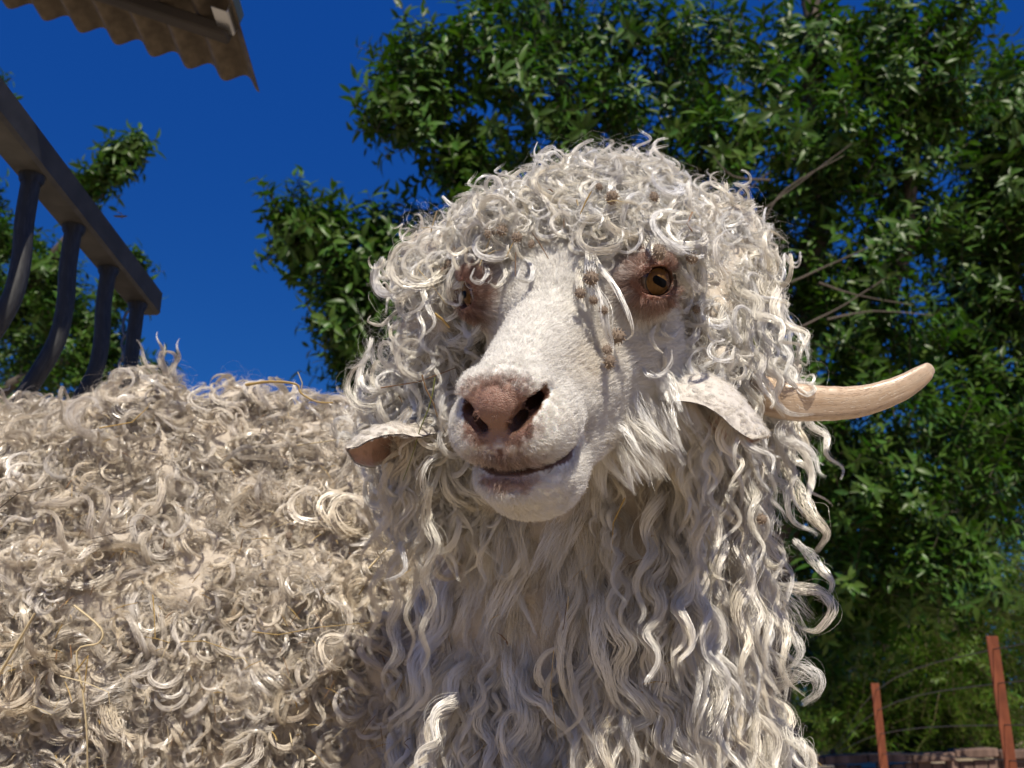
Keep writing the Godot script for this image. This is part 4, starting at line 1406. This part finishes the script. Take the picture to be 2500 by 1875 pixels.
func build_trees() -> void:
	bark = mat(Color.WHITE, 0.9)
	bark.albedo_texture = noise_tex(0.02, 256, 21, lin(0.06, 0.047, 0.037), lin(0.17, 0.14, 0.115), 0.25)
	bark.uv1_scale = Vector3(2, 3, 1)
	for i in 7:
		sprigs.append(sprig_mesh(0.30, 15, 0.098, 0.030, 0.10))
	for i in 4:
		hangers.append(sprig_mesh(0.65, 34, 0.075, 0.013, 0.25))
	for i in 6:
		var ls := Soup.new()
		var k := rng.randf_range(0.85, 1.25)
		leaf_into(ls, Vector3.ZERO, Vector3.UP, Vector3(rng.randfn() * 0.3, 0, 1), rng.randf_range(0.08, 0.095), rng.randf_range(0.025, 0.03), Color(0.062 * k, 0.128 * k, 0.022 * k))
		own.append(ls.mesh())
	var m := foliage_material()
	var base := at_pixel(1880, 1500, 6.2)
	base.y = 0.0
	var t := thing("leafy_tree", "large glossy-leaved green tree with bare twigs behind the goat's head", "tree", base)
	var fork := at_pixel(1930, 1100, 6.1)
	limb([base + Vector3(0.05, -0.1, 0), base + Vector3(-0.03, 0.6, 0.02), fork], 0.13, 0.10, t, "trunk")
	limb([fork, at_pixel(1800, 820, 5.9), at_pixel(1500, 420, 5.9), at_pixel(1340, 160, 5.9), at_pixel(1330, -120, 6.0)], 0.09, 0.035, t)
	limb([fork, at_pixel(1990, 700, 6.0), at_pixel(1985, 300, 6.0), at_pixel(1990, -100, 6.0)], 0.10, 0.05, t)
	limb([fork, at_pixel(2150, 800, 5.7), at_pixel(2230, 400, 5.8), at_pixel(2270, 60, 5.8)], 0.07, 0.02, t)
	limb([fork, at_pixel(2250, 1080, 6.0), at_pixel(2420, 980, 6.1)], 0.05, 0.006, t)
	limb([at_pixel(1640, 600, 5.9), at_pixel(1300, 480, 5.8), at_pixel(1080, 330, 5.7), at_pixel(940, 200, 5.7)], 0.05, 0.015, t)
	limb([fork, at_pixel(1500, 1180, 5.8), at_pixel(1100, 1050, 5.6), at_pixel(900, 800, 5.5), at_pixel(740, 560, 5.4)], 0.07, 0.014, t)
	limb([fork, at_pixel(2060, 1300, 5.9), at_pixel(2130, 1480, 5.9), at_pixel(2160, 1590, 5.8)], 0.03, 0.004, t)
	var blobs := [
		[1180, 150, 105, 5.6], [1020, 170, 100, 5.6], [965, 270, 85, 5.5], [1100, 320, 120, 5.6], [1260, 70, 130, 5.8], [1310, 270, 140, 5.6], [1150, 430, 85, 5.6], [1180, 500, 80, 5.7],
		[1410, 130, 150, 5.9], [1450, 340, 150, 5.7], [1570, 110, 150, 5.8], [1600, 300, 150, 5.7], [1710, 160, 150, 6.0], [1720, 420, 120, 5.6], [1850, 100, 150, 6.0], [1850, 300, 140, 5.6],
		[1950, 480, 120, 5.8], [2020, 160, 130, 5.9], [2060, 350, 130, 5.6], [2150, 70, 90, 5.9], [2200, 210, 110, 5.7], [2190, 420, 110, 5.8], [2310, 90, 95, 5.7], [2290, 280, 90, 5.8],
		[2120, 640, 130, 5.6], [2250, 590, 100, 5.8], [1850, 640, 130, 5.9], [1980, 720, 130, 5.8], [2090, 820, 120, 5.5], [2200, 850, 120, 5.7], [1990, 950, 140, 5.6], [2140, 1030, 130, 5.4], [2290, 1060, 130, 5.7],
		[1300, 520, 140, 6.0], [1500, 560, 150, 6.1], [1720, 620, 150, 6.1],
		[2050, 1160, 140, 5.5], [2200, 1240, 150, 5.4], [2340, 1240, 140, 5.6], [2090, 1370, 120, 5.6], [2240, 1400, 110, 5.4], [1960, 1160, 120, 5.9], [1980, 1330, 120, 6.0], [1990, 1480, 110, 6.1], [2120, 1500, 100, 6.0], [2350, 1380, 110, 5.8], [2010, 1600, 90, 6.4],
		[720, 560, 65, 5.4], [790, 600, 80, 5.5], [850, 690, 90, 5.5], [935, 620, 75, 5.6], [960, 720, 90, 5.6], [860, 800, 75, 5.5], [950, 850, 95, 5.6], [880, 900, 70, 5.6], [930, 960, 80, 5.7], [1040, 900, 90, 5.8], [1050, 640, 90, 5.8],
	]
	crown(t, blobs, 50, sprigs, m, Color.WHITE, 0.0, 200)
	# bare grey twigs in front of the crown
	for tw in [[[1740, 590], [1880, 500], [2080, 350]], [[1830, 640], [1900, 480], [2060, 380]], [[1760, 560], [1810, 480], [1880, 420]], [[1930, 690], [2040, 640], [2130, 600]], [[1950, 800], [2060, 745], [2190, 660]], [[2000, 690], [2090, 720], [2230, 745]], [[1880, 440], [1790, 430], [1740, 380]], [[2020, 780], [2130, 760], [2280, 770]]]:
		var pts := []
		for q in tw: pts.append(at_pixel(q[0], q[1], 5.15))
		var tws := limb(pts, 0.0065, 0.002, t, "twig")
	var t2base := at_pixel(2560, 1500, 6.6)
	t2base.y = 0.0
	var t2 := thing("leafy_tree", "green tree at the right edge, beyond the strip of sky", "tree", t2base)
	limb([t2base - Vector3(0, 0.1, 0), at_pixel(2550, 1200, 6.6), at_pixel(2480, 700, 6.4), at_pixel(2470, 250, 6.3)], 0.13, 0.03, t2, "trunk")
	crown(t2, [[2470, 220, 85, 6.3], [2430, 330, 90, 6.2], [2500, 380, 110, 6.3], [2430, 470, 100, 6.2], [2390, 560, 90, 6.2], [2490, 600, 120, 6.3], [2370, 690, 100, 6.3], [2470, 760, 120, 6.2], [2360, 820, 110, 6.4], [2480, 920, 130, 6.3], [2400, 1000, 120, 6.2], [2500, 1100, 140, 6.3], [2420, 1200, 130, 6.4]], 70, sprigs, m, Color.WHITE)
	# beyond the railing
	var t3base := at_pixel(-60, 1400, 6.6)
	t3base.y = 0.0
	var t3 := thing("leafy_tree", "green tree behind the curved metal railing at the left", "tree", t3base)
	limb([t3base - Vector3(0, 0.1, 0), at_pixel(-40, 1100, 6.6), at_pixel(-60, 700, 6.6), at_pixel(-120, 300, 6.6)], 0.13, 0.04, t3, "trunk")
	limb([at_pixel(-50, 850, 6.6), at_pixel(120, 650, 6.5), at_pixel(240, 470, 6.4), at_pixel(330, 385, 6.3)], 0.045, 0.008, t3)
	limb([at_pixel(-50, 1000, 6.6), at_pixel(150, 880, 6.5), at_pixel(380, 930, 6.3)], 0.045, 0.008, t3)
	crown(t3, [[-30, 200, 20, 6.5], [-50, 480, 50, 6.6], [20, 600, 40, 6.6], [60, 720, 70, 6.6], [160, 800, 70, 6.5], [110, 640, 50, 6.5], [130, 730, 60, 6.5], [-20, 760, 80, 6.6], [240, 800, 40, 6.5], [60, 860, 100, 6.7], [210, 890, 60, 6.4], [20, 970, 130, 6.7], [180, 990, 120, 6.5], [285, 410, 14, 6.3], [325, 375, 10, 6.3], [245, 440, 16, 6.3], [200, 480, 16, 6.4], [325, 655, 8, 6.3], [310, 725, 14, 6.3], [335, 940, 30, 6.3], [390, 935, 14, 6.3], [270, 860, 30, 6.4]], 36, sprigs, m, Color.WHITE, 0.0, 70, 0.8)
	# farther: a tree with hanging yellow-green leaves, and dark trees behind
	var wb := at_pixel(2330, 1600, 9.5)
	wb.y = 0.0
	var w := thing("willow_tree", "yellow-green tree with hanging leaves, seen low down beyond the rusty fence posts", "tree", wb)
	limb([wb - Vector3(0, 0.1, 0), at_pixel(2310, 1500, 9.5), at_pixel(2320, 1200, 9.6)], 0.14, 0.1, w, "trunk")
	var wm := foliage_material(0.4)
	crown(w, [[2050, 1500, 110, 9.3], [2180, 1480, 120, 9.2], [2300, 1500, 130, 9.6], [2420, 1480, 130, 9.2], [2500, 1560, 130, 9.4], [2100, 1620, 110, 9.6], [2250, 1620, 120, 9.8], [2400, 1640, 120, 9.6], [2030, 1700, 90, 9.8], [2180, 1740, 80, 9.9], [2340, 1740, 80, 9.9], [2480, 1700, 100, 9.7], [2330, 1600, 100, 8.9], [2290, 1690, 80, 8.9], [2380, 1700, 80, 9.0], [2240, 1780, 60, 9.4], [2030, 1780, 70, 9.4], [2470, 1400, 130, 9.6], [2350, 1380, 130, 9.7], [1960, 1600, 110, 9.8], [2100, 1740, 80, 10.2], [2420, 1760, 70, 10.2]], 90, hangers, wm, Color(1.5, 1.35, 0.9), 1.4)
	for h in [[2050, 1350, 12.0, "dark tree far behind the fence, nearest the goat's fleece"], [2380, 1350, 12.5, "dark tree far behind the fence, at the right edge"], [1500, 1100, 12.0, "dark tree far behind the goat's head"], [-100, 1000, 11.0, "dark tree far behind the railing"]]:
		var hb := at_pixel(h[0], 1700, h[2])
		hb.y = 0.0
		var dt := thing("dark_tree", h[3], "tree", hb)
		limb([hb - Vector3(0, 0.1, 0), hb + Vector3(0.1, 1.0, 0), at_pixel(h[0], h[1], h[2])], 0.2, 0.1, dt, "trunk")
		var list := []
		for i in 26:
			list.append([h[0] + rng.randf_range(-300, 300), h[1] + rng.randf_range(-280, 420), 140, h[2] + rng.randf_range(-0.8, 0.8)])
		crown(dt, list, 50, sprigs, m, Color.WHITE)

# ------------------------------------------------------------------ railing, roof, fence

func build_railing() -> void:
	var steel := mat(Color.WHITE, 0.55, 0.35)
	steel.albedo_texture = noise_tex(0.02, 256, 31, lin(0.022, 0.022, 0.023), lin(0.062, 0.061, 0.060))
	steel.uv1_scale = Vector3(3, 8, 1)
	var rail_metal := mat(Color.WHITE, 0.6, 0.2)
	rail_metal.albedo_texture = noise_tex(0.015, 256, 33, lin(0.032, 0.030, 0.028), lin(0.078, 0.073, 0.068))
	rail_metal.uv1_scale = Vector3(4, 4, 1)
	var e := at_pixel(365, 742, 1.58)
	var far_end := Vector3(e.x, e.y, e.z)
	var near_end := Vector3(far_end.x + 0.025, far_end.y + 0.005, -0.76)
	var r := thing("curved_bar_railing", "grey metal railing with curved round bars under a square top rail", "railing", Vector3(far_end.x, 0, far_end.z))
	var back := -r.position
	var dirn := (near_end - far_end).normalized()
	var b := Basis(Vector3.UP.cross(dirn).normalized(), dirn.cross(Vector3.UP.cross(dirn)).normalized(), dirn)
	var s := Soup.new()
	s.box(Transform3D(b, (far_end + near_end) * 0.5), Vector3(0.040, 0.042, far_end.distance_to(near_end)), 0.004)
	put("top_rail", s.mesh(), rail_metal, r, back)
	# the bars stand under the rail and bend inwards on their way down
	var zs := []
	for i in 6:
		var at := far_end + dirn * (0.05 + i * 0.128)
		var line := []
		for q in [[0.0, -0.02], [0.0, -0.08], [0.004, -0.13], [0.0, -0.18], [-0.022, -0.235], [-0.05, -0.29], [-0.072, -0.36], [-0.08, -0.45], [-0.08, -0.7], [-0.05, -0.9], [0.0, -1.04]]:
			line.append(at + Vector3(q[0] * (1.0 if i > 0 else 0.25), q[1], 0))
		var path := spline(line, 4)
		var t := Soup.new()
		t.tube(path, ramp(0.0110, 0.0110, path.size()), 14)
		put("bar", t.mesh(), steel, r, back)
		var w := Soup.new()    # the weld under the rail
		w.tube(PackedVector3Array([at + Vector3(0, -0.021, 0), at + Vector3(0, -0.027, 0), at + Vector3(0, -0.031, 0)]), PackedFloat32Array([0.0150, 0.0142, 0.0118]), 14)
		put("weld", w.mesh(), steel, r, back)
	# lower rail that joins the bars near the ground
	var low := Soup.new()
	low.tube(PackedVector3Array([far_end + Vector3(0, -1.0, 0), near_end + Vector3(0, -1.0, 0)]), PackedFloat32Array([0.016, 0.016]), 12, Color.WHITE, 1.0, true)
	put("bottom_rail", low.mesh(), steel, r, back)
	# a snap hook on a chain hangs beside the end bar
	var hook := thing("snap_hook", "small steel snap hook hanging beside the end bar of the railing", "hook", at_pixel(312, 800, 1.60))
	var chain_metal := mat(lin(0.18, 0.18, 0.19), 0.4, 0.7)
	var hp := Soup.new()
	var loop := []
	for k in 13:
		var a := TAU * k / 12.0
		loop.append(Vector3(cos(a) * 0.0085, sin(a) * 0.022 + 0.008, 0))
	var lp := spline(loop, 3)
	hp.tube(lp, ramp(0.0024, 0.0024, lp.size()), 7)
	put("loop", hp.mesh(), chain_metal, hook)
	for k in 5:
		var link := []
		for j in 13:
			var a := TAU * j / 12.0
			var q := Vector3(cos(a) * 0.0065, sin(a) * 0.0125, 0)
			if k % 2: q = Vector3(0, q.y, q.x)
			link.append(q + Vector3(0, -0.025 - k * 0.019, 0))
		var kp := spline(link, 2)
		var ks := Soup.new()
		ks.tube(kp, ramp(0.0023, 0.0023, kp.size()), 6)
		put("link", ks.mesh(), chain_metal, hook)

func build_roof() -> void:
	var p1 := at_pixel(640, 212, 2.0)
	var p2 := at_pixel(20, 5, 2.0)
	var along := (p2 - p1).normalized()
	var inward := (at_pixel(600, 60, 1.80) - p1)
	inward = (inward - along * inward.dot(along)).normalized()
	var up := along.cross(inward).normalized()
	if up.y < 0: up = -up
	var r := thing("corrugated_roof", "underside of a brown corrugated iron roof corner with a timber batten", "roof", p1)
	var s := Soup.new()
	var pitch := p1.distance_to(p2) / 7.1
	var cols := 15 * 12
	var rows := 12
	for layer in 2:
		for j in rows + 1:
			for i in cols + 1:
				var f := (float(i) / 12.0 - 0.25) * TAU
				var q := along * (i / 12.0 * pitch) + inward * (j * 0.1) + up * (sin(f) * 0.0135 + (0.0006 if layer == 0 else -0.0006))
				s.v.append(q)
				var slope := cos(f) * 0.0135 * TAU / pitch
				s.n.append((up - along * slope).normalized() * (1.0 if layer == 0 else -1.0))
				s.uv.append(Vector2(i / 12.0, j * 0.6))
	var row := cols + 1
	var flip := up.dot(along.cross(inward)) < 0.0
	for layer in 2:
		for j in rows:
			for i in cols:
				var p := layer * (rows + 1) * row + j * row + i
				var q := PackedInt32Array([p, p + row, p + 1, p + 1, p + row, p + row + 1])
				if (layer == 1) != flip: q.reverse()
				s.ix.append_array(q)
	var iron := mat(Color.WHITE, 0.75, 0.15)
	iron.albedo_texture = noise_tex(0.012, 256, 41, lin(0.08, 0.062, 0.043), lin(0.17, 0.135, 0.095))
	put("roof_sheet", s.mesh(), iron, r)
	var timber := mat(Color.WHITE, 0.85)
	timber.albedo_texture = noise_tex(0.02, 256, 43, lin(0.035, 0.03, 0.025), lin(0.075, 0.062, 0.05), 0.2)
	for j in 3:
		var bt := Soup.new()
		var mid := along * (0.62 + 0.02) + inward * (0.20 + j * 0.42) - up * (0.0135 + 0.013)
		bt.box(Transform3D(Basis(along, up, along.cross(up)), mid), Vector3(1.24, 0.024, 0.032), 0.003)
		put("batten", bt.mesh(), timber, r)
	var zinc := mat(lin(0.55, 0.57, 0.60), 0.3, 0.9)
	var k := Soup.new()
	var b := Basis(along, up, along.cross(up))
	k.box(Transform3D(b, along * 0.012 + inward * 0.235 + up * 0.0), Vector3(0.003, 0.045, 0.07), 0.001)
	k.box(Transform3D(b, along * 0.026 + inward * 0.235 - up * 0.024), Vector3(0.03, 0.003, 0.07), 0.001)
	put("bracket", k.mesh(), zinc, r)
	# the post that carries it stands outside the picture
	var foot := p1 + along * 1.0 + inward * 0.6
	var ps := Soup.new()
	ps.box(Transform3D(Basis(), Vector3(0, (foot.y - 0.03) * 0.5, 0)), Vector3(0.09, foot.y - 0.03, 0.09), 0.006)
	put("post", ps.mesh(), timber, r, Vector3(foot.x, 0, foot.z) - p1)

func build_fence() -> void:
	var rust := mat(Color.WHITE, 0.9)
	rust.albedo_texture = noise_tex(0.03, 128, 51, lin(0.13, 0.034, 0.014), lin(0.24, 0.068, 0.027))
	rust.uv1_triplanar = true
	rust.uv1_scale = Vector3(8, 3, 8)
	var wire := mat(lin(0.10, 0.09, 0.085), 0.5, 0.6)
	var tops := [at_pixel(2418, 1553, 3.1), at_pixel(2134, 1668, 4.5), at_pixel(2032, 1828, 8.2), at_pixel(1982, 1832, 9.6)]
	var f := thing("wire_fence", "wire fence on rusty red steel posts, low at the right", "fence", Vector3(tops[0].x, 0, tops[0].z))
	var back := -f.position
	var before := at_pixel(2900, 1500, 2.2)
	before.y = tops[0].y
	tops.append(before)
	for i in tops.size():
		var tp: Vector3 = tops[i]
		var s := Soup.new()
		# a star picket: three fins
		for k in 3:
			var a := TAU * k / 3.0 + 0.5
			var bb := Basis(Vector3.UP, -a)
			s.box(Transform3D(bb, Vector3(tp.x, (tp.y - 0.2) * 0.5, tp.z) + bb * Vector3(0.009, 0, 0)), Vector3(0.024, tp.y + 0.2, 0.006), 0.001)
		put("post", s.mesh(), rust, f, back)
	for h in [0.04, 0.14, 0.26, 0.36]:
		var pts := []
		for tp in [before, tops[0], tops[1], tops[2], tops[3]]:
			pts.append(tp - Vector3(0, h * (tp.y / 0.64), 0) + Vector3(0, 0, 0.012))
		var path := spline(pts, 5)
		var s := Soup.new()
		s.tube(path, ramp(0.0019, 0.0019, path.size()), 6)
		put("wire", s.mesh(), wire, f, back)
	# a low bed edged with old reddish timber, in the sun beyond the fence
	var wood := mat(Color.WHITE, 0.9)
	wood.albedo_texture = noise_tex(0.02, 256, 53, lin(0.07, 0.042, 0.032), lin(0.24, 0.155, 0.12), 0.2)
	wood.uv1_triplanar = true
	wood.uv1_scale = Vector3(3, 3, 3)
	var a := at_pixel(1900, 1868, 6.0)
	var b2 := at_pixel(2640, 1812, 6.0)
	a.y = 0.14
	b2.y = 0.21
	var edging := thing("timber_edging", "low edging of weathered reddish timber boards behind the fence", "edging", Vector3(a.x, 0, a.z))
	var dirn := (b2 - a).normalized()
	var across := dirn.cross(Vector3.UP).normalized()
	var basis_e := Basis(dirn, across.cross(dirn).normalized(), across)
	for i in 7:
		var s := Soup.new()
		var mid := a.lerp(b2, (i + 0.5) / 7.0) + across * rng.randf_range(-0.01, 0.01) - Vector3(0, 0.02 + rng.randf_range(0.0, 0.02), 0)
		s.box(Transform3D(basis_e.rotated(across, rng.randf_range(-0.02, 0.02)), mid), Vector3(a.distance_to(b2) / 7.0 - 0.012, 0.05, 0.14), 0.006)
		put("cap_board", s.mesh(), wood, edging, -edging.position)
	for i in 22:
		var s := Soup.new()
		var top := a.lerp(b2, (i + 0.5) / 22.0) - Vector3(0, 0.055 + rng.randf_range(0.0, 0.03), 0)
		s.box(Transform3D(Basis(dirn, Vector3.UP, across), Vector3(top.x, top.y * 0.5, top.z)), Vector3(a.distance_to(b2) / 22.0 - rng.randf_range(0.003, 0.012), top.y, 0.03), 0.004)
		put("paling", s.mesh(), wood, edging, -edging.position)

func build_ground() -> void:
	var g := PlaneMesh.new()
	g.size = Vector2(160, 160)
	g.subdivide_width = 8
	g.subdivide_depth = 8
	var m := mat(Color.WHITE, 0.95)
	m.albedo_texture = noise_tex(0.02, 512, 61, lin(0.24, 0.185, 0.12), lin(0.46, 0.365, 0.245))
	m.uv1_triplanar = true
	m.uv1_world_triplanar = true
	m.uv1_scale = Vector3(0.5, 0.5, 0.5)
	m.heightmap_enabled = true
	m.heightmap_texture = m.albedo_texture
	m.heightmap_scale = 3.0
	tag(put("ground", g, m), "dry pale earth of the yard", "ground", "", "structure")

# ------------------------------------------------------------------ the place

func _ready() -> void:
	rng.seed = 20240611
	var sun := DirectionalLight3D.new()
	sun.name = "sun"
	sun.light_energy = 1.5
	sun.light_color = Color(1.0, 0.965, 0.90)
	sun.light_angular_distance = 0.5
	sun.shadow_enabled = true
	add_child(sun)
	sun.look_at_from_position(Vector3(0.10, 0.74, 0.665), Vector3.ZERO)
	var cam := Camera3D.new()
	cam.name = "camera"
	cam.position = CAMERA_AT
	cam.basis = cam_basis
	var lens := CameraAttributesPhysical.new()
	lens.frustum_focal_length = 44.8
	lens.frustum_focus_distance = 0.62
	lens.exposure_aperture = 21.0
	lens.frustum_near = 0.05
	lens.frustum_far = 400.0
	cam.attributes = lens
	cam.fov = 2.0 * rad_to_deg(atan(937.5 / FOCAL))
	cam.near = 0.05
	cam.far = 400.0
	add_child(cam)
	cam.make_current()
	print("fov ", cam.fov, " far ", cam.far)
	var env := Environment.new()
	env.background_mode = Environment.BG_SKY
	var sky := Sky.new()
	var sm := ProceduralSkyMaterial.new()
	sm.sky_top_color = Color(0.055, 0.245, 0.54)
	sm.sky_horizon_color = Color(0.25, 0.56, 0.85)
	sm.sky_curve = 0.12
	sm.ground_bottom_color = lin(0.16, 0.13, 0.10)
	sm.ground_horizon_color = lin(0.25, 0.28, 0.32)
	sm.sun_angle_max = 2.0
	sky.sky_material = sm
	env.sky = sky
	env.tonemap_mode = Environment.TONE_MAPPER_LINEAR
	env.tonemap_exposure = 1.16
	env.sdfgi_enabled = true
	env.ssao_enabled = true
	env.ssil_enabled = true
	var we := WorldEnvironment.new()
	we.name = "world"
	we.environment = env
	add_child(we)

	bumps.seed = 11
	bumps.frequency = 28.0
	bumps.fractal_octaves = 2
	fine_bumps.seed = 12
	fine_bumps.frequency = 90.0
	fine_bumps.fractal_octaves = 2
	# the head looks down and to the left of the camera
	head_basis = cam_basis * Basis(Vector3(0.95857, -0.0154, 0.2844), Vector3(-0.0842, 0.9386, 0.3346), Vector3(-0.2721, -0.3446, 0.8984)).orthonormalized()
	head_basis = Basis((cam_basis * Vector3(0, 0, 1)).normalized(), deg_to_rad(2.5)) * head_basis
	head_basis = Basis(cam_basis * Vector3(0, 1, 0), deg_to_rad(-6.0)) * head_basis
	head_at = CAMERA_AT + cam_basis * Vector3(0.0345, 0.0445, -0.619)
	eye_v = EYE_AXIS.normalized().cross(eye_u.normalized())
	if eye_v.y < 0: eye_v = -eye_v

	var t0 := Time.get_ticks_msec()
	build_ground()
	build_trees()
	print("trees ", Time.get_ticks_msec() - t0)
	build_roof()
	build_railing()
	build_fence()
	print("things ", Time.get_ticks_msec() - t0)
	make_hair()
	print("hair ", Time.get_ticks_msec() - t0)
	build_goat()
	build_straw()
	build_burrs()
	build_insect()
	print("goat ", Time.get_ticks_msec() - t0)
